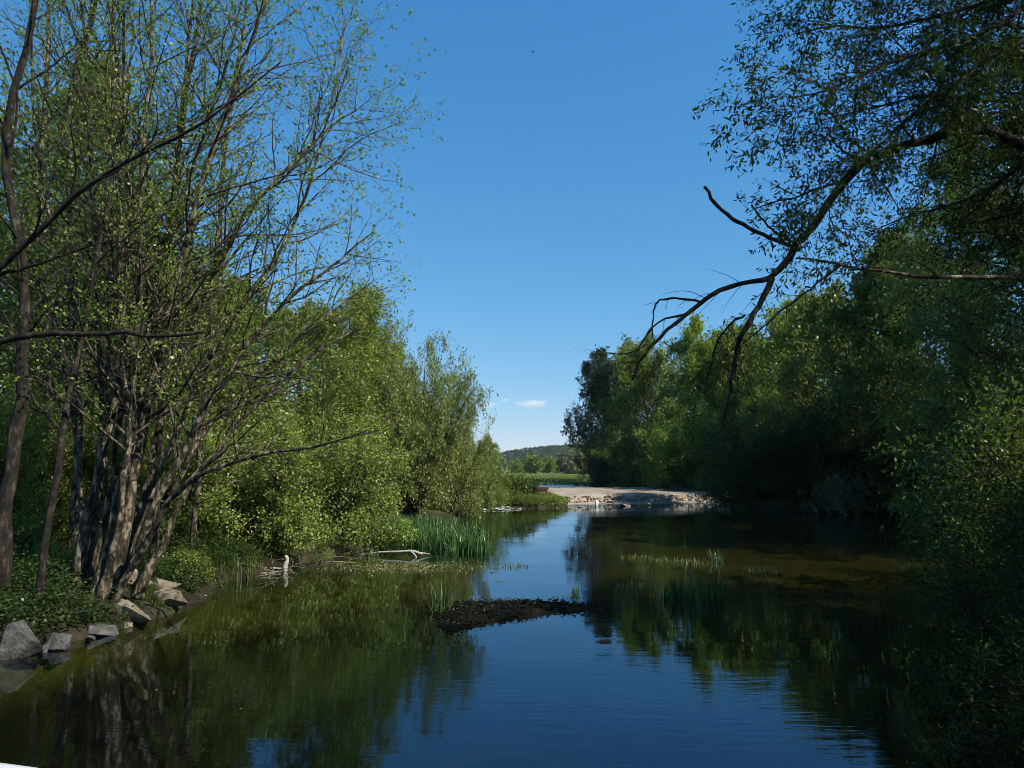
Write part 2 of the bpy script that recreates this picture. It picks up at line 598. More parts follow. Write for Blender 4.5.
def height(X, Y):
    X = np.asarray(X, float)
    Y = np.asarray(Y, float)
    d = sdist(X, Y, WATER) + 0.25 * wob(X, Y, 1.4)
    land = 0.10 + 0.75 * (1 - np.exp(-np.maximum(d, 0) / 1.6)) + 0.012 * np.minimum(np.maximum(d, 0), 40) + 0.10 * wob(X, Y, 0.9) * np.minimum(1, np.maximum(d, 0))
    far = np.clip((Y - 66) / 10, 0, 1)
    land = land * (1 - far) + far * (1.20 + 0.06 * wob(X, Y, 0.25))
    far2 = np.clip((Y - 100) / 160, 0, 1)
    land = land * (1 - far2) + far2 * (0.85 + 0.12 * wob(X, Y, 0.05))
    bed = -np.minimum(1.3, 0.06 + np.maximum(-d, 0) * (0.34 + 0.9 * np.clip((18.0 - Y) / 3.0, 0, 1))) + 0.06 * wob(X, Y, 1.7)
    # shallows and bars that show through the water
    bed = bed + np.minimum(1.0, 1.7 * gauss(X, Y, 11.5, 35, 9.5, 17.0)) * (-0.27 - bed + 0.10 * wob(X, Y, 0.5) + 0.06 * wob(X, Y, 1.3)) * 0.95
    bed = bed + gauss(X, Y, -4.0, 22.0, 4.0, 5.0) * (-0.30 - bed + 0.08 * wob(X, Y, 0.8)) * 0.9
    bed = bed + gauss(X, Y, -3.4, 22.6, 2.4, 1.5) * (0.03 - bed - 0.10 + 0.06 * wob(X, Y, 2.7))
    bed = bed + gauss(X, Y, -1.8, 26.5, 1.6, 2.4) * (-0.12 - bed)
    bed = bed + gauss(X, Y, 12, 24.0, 5.0, 1.2) * (-0.16 - bed) * 0.8
    bed = bed + gauss(X, Y, 17, 37, 6, 2.0) * (-0.2 - bed) * 0.7
    bed = bed + gauss(X, Y, 4.5, 24.5, 2.8, 2.2) * (-0.12 - bed) * 0.8
    z = np.where(d > 0, land, bed)
    du = sdist(X, Y, UPPER)
    z = np.where(du < 0, np.minimum(z, 0.86 + np.maximum(du, -3) * 0.3), z)
    # the island of scrub at the left end of the weir
    z = z + gauss(X, Y, 0.2, 60.5, 2.2, 2.0) * 0.4 * (d > 0)
    # the weir stands in a trench of its own
    wd = np.array([0.9731, 0.2302])
    U = (X - 4.2) * wd[0] + (Y - 63.4) * wd[1]
    W = -(X - 4.2) * wd[1] + (Y - 63.4) * wd[0]
    z = np.where((U > -0.4) & (U < 16.8) & (W > -1.0) & (W < 11.5), np.minimum(z, 0.3), z)
    return z


def grid_axis(segs):
    out = []
    for a, b, n in segs:
        out.append(np.linspace(a, b, n, endpoint=False))
    out.append([segs[-1][1]])
    return np.concatenate(out)


def heightfield(xs, ys, fn):
    X, Y = np.meshgrid(xs, ys)
    Z = fn(X, Y)
    V = np.stack([X, Y, Z], -1).reshape(-1, 3)
    nx, ny = len(xs), len(ys)
    i = (np.arange(ny - 1)[:, None] * nx + np.arange(nx - 1)[None, :]).ravel()
    return V, np.stack([i, i + 1, i + 1 + nx, i + nx], 1)


def ground_material():
    m, nt, out = new_mat("river_bank_soil")
    geo = nd(nt, "ShaderNodeNewGeometry")
    pos = geo.outputs["Position"]
    n1 = noise(nt, pos, 0.8, 6, 0.6)
    soil = ramp(nt, n1.outputs[0], [(0.3, (0.010, 0.008, 0.006)), (0.5, (0.026, 0.020, 0.013)), (0.7, (0.065, 0.050, 0.032))]).outputs[0]
    n2 = noise(nt, pos, 0.45, 5, 0.6)
    gf = ramp(nt, n2.outputs[0], [(0.52, (0, 0, 0)), (0.68, (1, 1, 1))]).outputs[0]
    n3 = noise(nt, pos, 6, 4, 0.6)
    green = ramp(nt, n3.outputs[0], [(0.3, (0.020, 0.034, 0.008)), (0.7, (0.055, 0.085, 0.018))]).outputs[0]
    land = mixc(nt, gf, soil, green)
    # meadow upstream
    n4 = noise(nt, mapping(nt, pos, (0.02, 0.10, 1)), 1.0, 6, 0.6)
    mead = ramp(nt, n4.outputs[0], [(0.3, (0.100, 0.128, 0.030)), (0.5, (0.145, 0.172, 0.042)), (0.7, (0.19, 0.21, 0.07))]).outputs[0]
    sep = nd(nt, "ShaderNodeSeparateXYZ")
    nt.links.new(pos, sep.inputs[0])
    mf = nd(nt, "ShaderNodeMapRange")
    nt.links.new(sep.outputs[1], mf.inputs[0])
    mf.inputs[1].default_value = 84
    mf.inputs[2].default_value = 92
    c = mixc(nt, mf.outputs[0], land, mead)
    # under water: brown silt and gravel
    n5 = noise(nt, pos, 1.6, 6, 0.7)
    bedc = ramp(nt, n5.outputs[0], [(0.3, (0.024, 0.026, 0.011)), (0.55, (0.050, 0.053, 0.021)), (0.8, (0.090, 0.094, 0.044))]).outputs[0]
    dp = nd(nt, "ShaderNodeMapRange")
    nt.links.new(sep.outputs[2], dp.inputs[0])
    dp.inputs[1].default_value = -0.34
    dp.inputs[2].default_value = -0.80
    bedc = mixc(nt, dp.outputs[0], bedc, (0.005, 0.006, 0.005))  # near-black deep silt, also standing in for light lost with depth
    bf = nd(nt, "ShaderNodeMapRange")
    nt.links.new(sep.outputs[2], bf.inputs[0])
    bf.inputs[1].default_value = 0.0
    bf.inputs[2].default_value = -0.05
    c = mixc(nt, bf.outputs[0], c, bedc)
    p = nd(nt, "ShaderNodeBsdfPrincipled")
    nt.links.new(c, p.inputs["Base Color"])
    p.inputs["Roughness"].default_value = 0.95
    p.inputs["Specular IOR Level"].default_value = 0.1
    b = nd(nt, "ShaderNodeBump")
    b.inputs["Strength"].default_value = 0.7
    b.inputs["Distance"].default_value = 0.08
    n6 = noise(nt, pos, 5, 7, 0.7)
    nt.links.new(n6.outputs[0], b.inputs["Height"])
    nt.links.new(b.outputs[0], p.inputs["Normal"])
    nt.links.new(p.outputs[0], out.inputs[0])
    return m


xs = grid_axis([(-6000, -600, 9), (-600, -60, 18), (-60, -20, 40), (-20, -10, 40), (-10, 6, 110), (6, 34, 84), (34, 80, 30), (80, 700, 20), (700, 6000, 9)])
ys = grid_axis([(-800, -50, 8), (-50, 0, 25), (0, 10, 24), (10, 30, 130), (30, 80, 120), (80, 130, 50), (130, 400, 40), (400, 7000, 16)])
V, Q = heightfield(xs, ys, height)
tag(link("ground", quads_mesh("ground", V, Q, ground_material(), smooth=True)), kind='structure')


def water_material(name, turbid, tint, clear=0.85, rip=1.0):
    m, nt, out = new_mat(name)
    geo = nd(nt, "ShaderNodeNewGeometry")
    pos = geo.outputs["Position"]
    fine = noise(nt, mapping(nt, pos, (1.6, 2.6, 1)), 1.0, 3, 0.5)
    big = noise(nt, mapping(nt, pos, (0.35, 0.7, 1), (0, 0, 0.2)), 1.0, 2, 0.5)
    # flow lines: long and thin streaks where the current runs
    flow = noise(nt, mapping(nt, pos, (0.9, 6.0, 1), (0, 0, 0.12)), 1.0, 3, 0.6)
    mask_n = noise(nt, mapping(nt, pos, (0.06, 0.16, 1)), 1.0, 3, 0.5)
    mask = ramp(nt, mask_n.outputs[0], [(0.46, (0.06, 0.06, 0.06)), (0.60, (1, 1, 1))]).outputs[0]
    fm = nd(nt, "ShaderNodeMath", operation='MULTIPLY')
    nt.links.new(flow.outputs[0], fm.inputs[0])
    nt.links.new(mask, fm.inputs[1])
    b1 = nd(nt, "ShaderNodeBump")
    b1.inputs["Strength"].default_value = 0.011 * rip
    b1.inputs["Distance"].default_value = 0.12
    nt.links.new(fine.outputs[0], b1.inputs["Height"])
    b2 = nd(nt, "ShaderNodeBump")
    b2.inputs["Strength"].default_value = 0.013 * rip
    b2.inputs["Distance"].default_value = 0.4
    nt.links.new(big.outputs[0], b2.inputs["Height"])
    nt.links.new(b1.outputs[0], b2.inputs["Normal"])
    b3 = nd(nt, "ShaderNodeBump")
    b3.inputs["Strength"].default_value = 0.05 * rip
    b3.inputs["Distance"].default_value = 0.08
    nt.links.new(fm.outputs[0], b3.inputs["Height"])
    nt.links.new(b2.outputs[0], b3.inputs["Normal"])
    fr = nd(nt, "ShaderNodeFresnel")
    io = nd(nt, "ShaderNodeMapRange")                      # the same reflectance seen from above and from below
    nt.links.new(geo.outputs["Backfacing"], io.inputs[0])
    io.inputs[3].default_value = 1.50
    io.inputs[4].default_value = 1 / 1.50
    nt.links.new(io.outputs[0], fr.inputs[0])
    nt.links.new(b3.outputs[0], fr.inputs["Normal"])
    gl = nd(nt, "ShaderNodeBsdfGlossy")
    gl.inputs["Color"].default_value = (0.66, 0.84, 1.0, 1)
    gl.inputs["Roughness"].default_value = 0.02
    nt.links.new(b3.outputs[0], gl.inputs["Normal"])
    df = nd(nt, "ShaderNodeBsdfDiffuse")
    df.inputs[0].default_value = (*turbid, 1)
    tp = nd(nt, "ShaderNodeBsdfTransparent")
    tp.inputs[0].default_value = (*tint, 1)
    mx = nd(nt, "ShaderNodeMixShader")
    mx.inputs[0].default_value = clear
    nt.links.new(df.outputs[0], mx.inputs[1])
    nt.links.new(tp.outputs[0], mx.inputs[2])
    ms = nd(nt, "ShaderNodeMixShader")
    nt.links.new(fr.outputs[0], ms.inputs[0])
    nt.links.new(mx.outputs[0], ms.inputs[1])
    nt.links.new(gl.outputs[0], ms.inputs[2])
    nt.links.new(ms.outputs[0], out.inputs[0])
    return m


wm = water_material("river_water", (0.004, 0.004, 0.003), (0.75, 0.70, 0.40))
V, Q = heightfield(np.linspace(-14, 36, 26), np.linspace(-45, 69, 58), lambda X, Y: np.zeros_like(X))
tag(link("river_water", quads_mesh("river_water", V, Q, wm, smooth=True)), kind='structure')
V, Q = heightfield(np.linspace(-30, 66, 24), np.linspace(69.5, 116, 14), lambda X, Y: np.full_like(X, 0.97))
tag(link("upstream_water", quads_mesh("upstream_water", V, Q, water_material("upstream_water", (0.02, 0.03, 0.02), (0.6, 0.55, 0.3), 0.3, 9.0), smooth=True)), kind='structure')


# ------------------------------------------------------------------ far hill and its wood
def hill_h(X, Y):
    ridge = np.interp(X, [-6000, -1500, -400, -150, -60, -20, 20, 60, 110, 170, 400, 900, 2500, 6000], [-8, -8, 2, 12, 18, 23, 29, 34, 37, 40, 50, 56, 28, -8])
    prof = np.exp(-((Y - 1450) / 330.0) ** 2)
    return -6 + (ridge + 6) * prof + 1.5 * wob(X, Y, 0.02) * prof


V, Q = heightfield(np.linspace(-3000, 4000, 140), np.linspace(700, 2600, 50), hill_h)
hm = rock_like("hill_ground", [(0.3, (0.020, 0.030, 0.014)), (0.7, (0.05, 0.06, 0.03))], scale=0.01, bump=0.0)
tag(link("hill", quads_mesh("hill", V, Q, hm, smooth=True)), kind='structure')

rng = np.random.default_rng(5)
N = 2600
cx = rng.uniform(-170, 330, N)
cyy = rng.uniform(1020, 1500, N)
cz = hill_h(cx, cyy)
ch = rng.uniform(7, 15, N) * 0.8
cr = ch * rng.uniform(0.32, 0.5, N)
K = 60
u = vunit(rng.normal(0, 1, (N, K, 3)))
u[..., 2] = np.abs(u[..., 2]) * 1.1 - 0.25
rad = rng.uniform(0.6, 1.0, (N, K, 1))
P = np.stack([cx, cyy, cz + ch * 0.55], 1)[:, None, :] + u * rad * np.stack([cr, cr, ch * 0.45], 1)[:, None, :]
A = vunit(rng.normal(0, 1, (N * K, 3)))
tag(link("hill_wood", leaves_mesh("hill_wood", P.reshape(-1, 3), A, 3.2, 2.6, rng, M['lf_wood'], 1.0)),
    "distant dark wood covering the low hill on the skyline", "wood", kind='stuff')

# ------------------------------------------------------------------ plant kinds
def prof_round(t):
    return 0.34 * math.sin(math.pi * (0.22 + 0.74 * min(1, max(0, t)))) ** 0.8 + 0.03


def prof_cone(t):
    return 0.34 * (1.05 - t) ** 0.8 + 0.04


def prof_tall(t):
    return 0.26 * (1.1 - t) ** 0.6 * min(1, 0.5 + t) + 0.03


counts = {}
counts['broad_a'] = tree_proto('broad_a', 11, 14, 0.24, 46, 0.07, prof_round, (0.05, 0.0), 9, 7, 16, 0.19, 0.14, 'lf_mid')
counts['broad_b'] = tree_proto('broad_b', 12, 14, 0.26, 42, 0.06, prof_round, (-0.06, 0.03), 9, 7, 16, 0.19, 0.14, 'lf_mid')
counts['alder_a'] = tree_proto('alder_a', 21, 11, 0.12, 40, 0.10, prof_cone, (0.10, 0.0), 9, 7, 11, 0.085, 0.068, 'lf_alder', ang=(40, 70))
counts['alder_b'] = tree_proto('alder_b', 22, 11, 0.11, 38, 0.12, prof_tall, (0.05, -0.04), 9, 7, 10, 0.085, 0.068, 'lf_alder', ang=(30, 60), trop1=(0, 0, 0.10))
counts['twiggy'] = tree_proto('twiggy', 23, 11, 0.10, 32, 0.15, prof_tall, (0.06, 0.0), 9, 7, 4, 0.075, 0.055, 'lf_sallow', ang=(25, 50), trop1=(0, 0, 0.12))
counts['willow_a'] = shrub_proto('willow_a', 31, 5.0, 3.2, 30, 11, 9, 15, 0.085, 0.050, 'lf_willow', skirt=12)
counts['willow_b'] = shrub_proto('willow_b', 32, 5.0, 2.8, 28, 11, 9, 15, 0.085, 0.052, 'lf_willow', skirt=12)
counts['willow_c'] = shrub_proto('willow_c', 33, 5.0, 3.0, 34, 12, 9, 30, 0.062, 0.040, 'lf_sallow', skirt=0)
counts['bush'] = shrub_proto('bush', 41, 1.6, 1.3, 18, 7, 6, 11, 0.085, 0.06, 'lf_mid', r0=0.02, skirt=8)
counts['nearbush'] = shrub_proto('nearbush', 42, 3.0, 2.1, 28, 10, 9, 11, 0.068, 0.026, 'lf_near', r0=0.03, skirt=10, droop=-0.06)
counts['grove'] = tree_proto('grove', 13, 14, 0.22, 48, 0.08, prof_round, (-0.06, 0.0), 10, 9, 22, 0.095, 0.06, 'lf_mid', ang=(45, 85), trop1=(0, 0, 0.0))
counts['far'] = tree_proto('far', 51, 9, 0.2, 24, 0.03, prof_round, (0, 0), 7, 5, 7, 0.55, 0.42, 'lf_mid')
print("leaf counts", counts)


def gz(x, y):
    return float(height(np.array([x]), np.array([y]))[0])


def by_px(px, Y):
    x = (px - 512) / F * Y
    return x


def put(pname, name, px, Y, top, label, cat='tree', rz=0.0, leaf=None, group=None, wide=1.0, baseH=None, part=None):
    """stand a plant on the ground at column px and distance Y, as tall as the picture shows"""
    x = by_px(px, Y)
    z = gz(x, Y)
    z = max(z, -0.1)
    zt = CAMZ + (HOR - top) / F * Y
    s = (zt - z) / baseH
    key = 'crown' if any(p[0] == 'crown' for p in PROTO[pname]) else 'foliage'
    return place(pname, name, (x, Y, z), rz, (s * wide, s * wide, s), label, cat, group, {key: leaf} if leaf else None)


H_ = dict(grove=14, broad_a=14, broad_b=14, alder_a=11, alder_b=11, twiggy=11, willow_a=4.9, willow_b=4.9, willow_c=4.9, bush=1.6, nearbush=3.0, far=9)

LB = "trees and shrubs along the left bank"
left = [
    # proto, name, px, Y, top, label, cat, rz, leaf, wide
    ('willow_a', 'willow_shrub', 258, 24.4, 405, "yellow-green willow shrub spreading low over the water behind the pale stump", 'shrub', 0.3, 'lf_willow', 1.0),
    ('willow_b', 'willow_shrub', 338, 28.5, 405, "bright green willow shrub behind the bleached fallen branch", 'shrub', 1.9, 'lf_willow', 1.0),
    ('willow_c', 'willow_shrub', 412, 38.0, 332, "big rounded olive willow standing behind the iris bed", 'shrub', 0.7, 'lf_sallow', 0.6),
    ('willow_b', 'willow_shrub', 448, 45.0, 398, "pale olive willow between the rounded willow and the rapids", 'shrub', 2.9, 'lf_sallow', 0.62),
    ('willow_a', 'willow_shrub', 474, 55.0, 440, "grey-green willow at the end of the left bank beside the white rapids", 'shrub', 4.0, 'lf_willow', 0.8),
    ('alder_a', 'alder_tree', 300, 27.0, 285, "leafy alder rising out of the willows, right of the many-stemmed alder", 'tree', 0.4, 'lf_alder', 1.0),
    ('alder_b', 'alder_tree', 352, 31.0, 282, "slim fresh green alder whose top stands against the sky above the willows", 'tree', 2.0, 'lf_fresh', 1.15),
    ('twiggy', 'alder_tree', 390, 36.0, 300, "thin twiggy alder with few leaves above the rounded olive willow", 'tree', 1.0, 'lf_sallow', 1.1),
    ('alder_a', 'alder_tree', 410, 44.0, 338, "green alder behind the rounded olive willow", 'tree', 3.2, 'lf_alder', 0.85),
    ('alder_b', 'alder_tree', 212, 26.0, 285, "tall alder half hidden behind the leaning stems of the many-stemmed alder", 'tree', 5.0, 'lf_alder', 1.3),
    ('broad_a', 'broadleaf_tree', 490, 80.0, 438, "dark green tree closing the left bank above the weir", 'tree', 1.0, 'lf_mid', 0.8),
    ('twiggy', 'alder_tree', 130, 24.0, 120, "light green alder behind the stems of the many-stemmed alder", 'tree', 0.0, 'lf_sallow', 1.1),
    ('alder_b', 'alder_tree', 60, 23.0, 30, "tall green alder filling the gap behind the two leaning trunks at the edge", 'tree', 2.7, 'lf_sallow', 0.9),
    ('alder_a', 'alder_tree', -40, 25.0, 60, "green alder at the far left edge behind the leaning trunks", 'tree', 4.4, 'lf_alder', 1.1),
    ('broad_a', 'broadleaf_tree', 372, 54.0, 322, "dense tree closing the gap behind the twiggy alder", 'tree', 0.5, 'lf_mid', 0.8),
    ('broad_b', 'broadleaf_tree', 310, 48.0, 305, "dense mid green tree behind the leafy alder", 'tree', 1.5, 'lf_alder', 0.8),
    ('broad_a', 'broadleaf_tree', 240, 44.0, 285, "dense tree behind the tall half hidden alder", 'tree', 2.5, 'lf_mid', 0.8),
    ('broad_b', 'broadleaf_tree', 165, 42.0, 262, "dense tree far behind the crown of stems", 'tree', 3.5, 'lf_mid', 0.9),
    ('broad_a', 'broadleaf_tree', 85, 40.0, 205, "dense tree far behind the pale slender trunk", 'tree', 4.5, 'lf_mid', 0.9),
    ('broad_b', 'broadleaf_tree', 5, 38.0, 190, "dense tree far behind the leaning trunk at the left edge", 'tree', 5.5, 'lf_mid', 0.8),
    ('broad_a', 'broadleaf_tree', 432, 66.0, 404, "dense tree behind the pale olive willow near the rapids", 'tree', 0.9, 'lf_alder', 0.8),
    ('willow_b', 'willow_shrub', 165, 22.5, 400, "shaded willow shrub directly behind the base of the many-stemmed alder", 'shrub', 5.1, 'lf_mid', 0.9),
    ('willow_c', 'willow_shrub', 70, 21.0, 395, "green understorey shrub seen between the left-hand trunks", 'shrub', 2.2, 'lf_alder', 0.9),
    ('willow_a', 'willow_shrub', -10, 20.0, 390, "green understorey shrub at the left edge behind the leaning trunks", 'shrub', 0.9, 'lf_alder', 0.9),
]
for p, nm, px, Y, top, lab, cat, rz, lf, wd in left:
    put(p, nm, px, Y, top, lab, cat, rz, lf, LB, wd, H_[p])

RB = "trees and shrubs along the right bank"
right = [
    ('broad_a', 'broadleaf_tree', 607, 92.0, 352, "dark bluish round tree standing alone against the sky at the end of the weir", 'tree', 0.2, 'lf_blue', 0.78),
    ('broad_b', 'broadleaf_tree', 655, 86.0, 338, "olive green tree behind the weir next to the dark bluish tree", 'tree', 1.2, 'lf_alder', 0.8),
    ('broad_a', 'broadleaf_tree', 690, 80.0, 322, "tall yellow-green tree behind the right end of the weir", 'tree', 3.9, 'lf_fresh', 0.75),
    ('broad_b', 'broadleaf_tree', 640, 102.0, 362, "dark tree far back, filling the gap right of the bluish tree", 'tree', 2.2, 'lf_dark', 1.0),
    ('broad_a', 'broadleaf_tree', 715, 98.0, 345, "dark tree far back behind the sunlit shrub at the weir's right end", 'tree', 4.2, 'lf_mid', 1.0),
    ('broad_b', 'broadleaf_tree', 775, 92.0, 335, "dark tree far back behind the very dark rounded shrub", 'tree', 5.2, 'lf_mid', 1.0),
    ('willow_b', 'willow_shrub', 604, 86.0, 436, "dark low shrub at the foot of the bluish round tree", 'shrub', 5.5, 'lf_blue', 0.9),
    ('willow_a', 'willow_shrub', 730, 78.0, 410, "mid green shrub between the sunlit shrub and the very dark one", 'shrub', 0.4, 'lf_mid', 0.9),
    ('broad_b', 'broadleaf_tree', 735, 76.0, 330, "mid green tree behind the hanging tip of the overhanging bough", 'tree', 2.9, 'lf_alder', 0.85),
    ('willow_b', 'willow_shrub', 690, 74.0, 405, "sunlit yellowish shrub at the right end of the weir", 'shrub', 2.0, 'lf_fresh', 1.0),
    ('willow_a', 'willow_shrub', 640, 82.0, 420, "dull green shrub under the olive tree behind the weir", 'shrub', 3.0, 'lf_mid', 0.95),
    ('broad_a', 'broadleaf_tree', 795, 66.0, 300, "pale fresh green tree whose lit top shows behind the bough fork", 'tree', 5.0, 'lf_fresh', 0.9),
    ('broad_b', 'broadleaf_tree', 850, 56.0, 285, "dark green tree above the shaded bay of the right bank", 'tree', 0.8, 'lf_mid', 0.85),
    ('broad_a', 'broadleaf_tree', 915, 48.0, 235, "tall dark tree behind the grassy edge of the shaded bay", 'tree', 1.5, 'lf_mid', 0.8),
    ('grove', 'broadleaf_tree', 985, 42.0, 170, "tall mid green tree rising behind the pale thin branch on the right", 'tree', 3.6, 'lf_mid', 0.8),
    ('grove', 'broadleaf_tree', 1060, 33.0, 60, "big green tree at the right edge behind the overhanging willow", 'tree', 2.2, 'lf_mid', 0.75),
    ('grove', 'broadleaf_tree', 1210, 28.0, -60, "big tree just past the right edge, shading the bay", 'tree', 4.6, 'lf_dark', 0.85),
    ('grove', 'broadleaf_tree', 1270, 13.5, -200, "tall tree at the right edge behind the overhanging willow, lowest leaves at the thicket", 'tree', 1.1, 'lf_mid', 0.8),
    ('grove', 'broadleaf_tree', 7400, 1.5, -5500, "unseen tree added at the right-hand end of the footbridge to shade the near thicket", 'tree', 2.6, 'lf_mid', 0.9),  # out of view, added to keep the sun off the bottom right bush
    ('grove', 'broadleaf_tree', 2500, 5.2, -1250, "unseen tree added beside the footbridge to shade the near thicket and the water", 'tree', 0.6, 'lf_mid', 0.9),  # added past the frame edge to darken the near bush and water
    ('grove', 'broadleaf_tree', 1760, 10.5, -520, "unseen tree added behind the near willow, beyond the right edge, for shade", 'tree', 3.3, 'lf_mid', 0.9),  # another tree out of view, added for shade from the right
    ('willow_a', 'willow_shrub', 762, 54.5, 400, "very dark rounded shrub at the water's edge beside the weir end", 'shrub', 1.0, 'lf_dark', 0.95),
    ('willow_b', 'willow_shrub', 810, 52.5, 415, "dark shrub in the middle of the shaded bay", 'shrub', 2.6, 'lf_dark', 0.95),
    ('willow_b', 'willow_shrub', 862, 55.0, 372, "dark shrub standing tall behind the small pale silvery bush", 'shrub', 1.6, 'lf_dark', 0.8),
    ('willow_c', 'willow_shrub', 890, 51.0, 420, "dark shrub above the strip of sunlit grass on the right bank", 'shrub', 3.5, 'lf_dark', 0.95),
    ('willow_a', 'willow_shrub', 960, 46.0, 395, "mid green shrub right of the strip of sunlit grass", 'shrub', 4.8, 'lf_mid', 0.9),
    ('willow_b', 'willow_shrub', 1020, 33.0, 330, "leafy green shrub at the right edge below the pale thin branch", 'shrub', 0.0, 'lf_mid', 0.95),
]
for p, nm, px, Y, top, lab, cat, rz, lf, wd in right:
    put(p, nm, px, Y, top, lab, cat, rz, lf, RB, wd, H_[p])

# near right thicket reaching down to the water
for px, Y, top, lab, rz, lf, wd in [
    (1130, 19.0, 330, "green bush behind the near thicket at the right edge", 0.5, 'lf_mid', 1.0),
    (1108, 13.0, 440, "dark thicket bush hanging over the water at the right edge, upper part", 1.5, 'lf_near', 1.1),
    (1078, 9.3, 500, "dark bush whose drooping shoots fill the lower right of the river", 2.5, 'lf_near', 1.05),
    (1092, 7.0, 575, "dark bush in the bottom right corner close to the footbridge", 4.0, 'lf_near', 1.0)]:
    put('nearbush', 'riverside_bush', px, Y, top, lab, 'bush', rz, lf, "near thicket on the right", wd, 3.0)

# undergrowth on the left bank
for px, Y, top, lab, rz, lf in [
    (20, 17.5, 505, "leafy green undergrowth bush behind the leftmost rock", 0.3, 'lf_mid'),
    (62, 16.6, 540, "low sunlit green bush left of the many-stemmed alder", 1.3, 'lf_fresh'),
    (190, 18.6, 545, "small bush on the mossy bank beside the leaning stem", 2.3, 'lf_alder'),
    (228, 21.6, 548, "low dry-tipped bush at the waterline under the willow", 3.1, 'lf_sallow'),
    (-15, 14.5, 560, "dark low bush above the big grey rock at the left edge", 4.1, 'lf_dark')]:
    put('bush', 'bush', px, Y, top, lab, 'bush', rz, lf, "undergrowth on the left bank", 1.0, 1.6)

# island at the left end of the weir
for px, Y, top, lab, rz, lf, wd in [
    (506, 58.2, 468, "dark green bush on the islet, left end", 0.3, 'lf_mid', 1.0),
    (522, 58.8, 476, "dark bush in the middle of the islet beside the weir", 1.7, 'lf_dark', 1.1),
    (538, 60.4, 487, "dark low bush behind the brown wall stub", 2.2, 'lf_dark', 1.0),
    (552, 57.0, 496, "low yellow-green bush at the tip of the islet", 2.9, 'lf_alder', 1.7),
    (534, 56.3, 494, "low green bush in front of the brown wall stub", 4.4, 'lf_mid', 1.5),
    (520, 56.2, 493, "low green bush at the islet waterline left of the wall stub", 5.2, 'lf_mid', 1.5),
    (503, 56.2, 494, "low green bush at the islet waterline by the white rapids", 0.9, 'lf_mid', 1.4)]:
    put('bush', 'islet_bush', px, Y, top, lab, 'bush', rz, lf, "bushes on the islet at the weir", wd, 1.6)

# trees across the meadow
for px, Y, top, lab, rz, lf, wd in [
    (516, 300, 461, "grey-green far tree across the meadow, first from the left bank", 0.1, 'lf_sallow', 1.55),
    (526, 310, 460, "dull far tree across the meadow, second from the left bank", 1.1, 'lf_mid', 1.55),
    (535, 290, 457, "bright green rounded far tree in the middle of the meadow's edge", 2.1, 'lf_alder', 1.55),
    (547, 300, 458, "brownish far tree just right of the bright rounded one", 3.1, 'lf_sallow', 1.55),
    (556, 310, 460, "low pale far tree left of the dark one across the meadow", 4.1, 'lf_sallow', 1.7),
    (566, 280, 453, "dark far tree standing across the meadow", 5.1, 'lf_dark', 1.3),
    (573, 270, 453, "pale leafy far tree touching the dark one across the meadow", 0.6, 'lf_pale', 1.3),
    (584, 280, 449, "tall light green far tree next to the big bluish tree", 1.6, 'lf_alder', 1.55),
    (596, 285, 452, "far tree partly hidden by the big bluish tree", 2.6, 'lf_mid', 1.55)]:
    put('far', 'far_tree', px, Y, top, lab, 'tree', rz, lf, "far trees across the meadow", wd, 9)

# ------------------------------------------------------------------ traced trees on the left bank
def traced(pl, px_pts, depths, r0, r1, n=14, sides=8):
    ys_ = np.interp(np.linspace(0, 1, len(px_pts)), np.linspace(0, 1, len(depths)), depths)
    pts = [at(p[0], p[1], y) for p, y in zip(px_pts, ys_)]
    q = resample(pts, n)
    rr = r1 + (r0 - r1) * (1 - np.linspace(0, 1, n + 1)) ** 0.85
    wv = pl.rng.normal(0, 1.0, (n + 1, 3)) * (0.28 * np.minimum(rr, 0.07) + (0.006 if ys_[0] > 12 else 0.003))[:, None]
    wv[0] = 0
    q = q + wv
    rr = rr * pl.rng.uniform(0.9, 1.1, n + 1)
    q = np.vstack([q, q[-1] + unit(q[-1] - q[-2]) * r1 * 0.6])
    rr = np.append(rr, r1 * 0.08)
    return q, rr


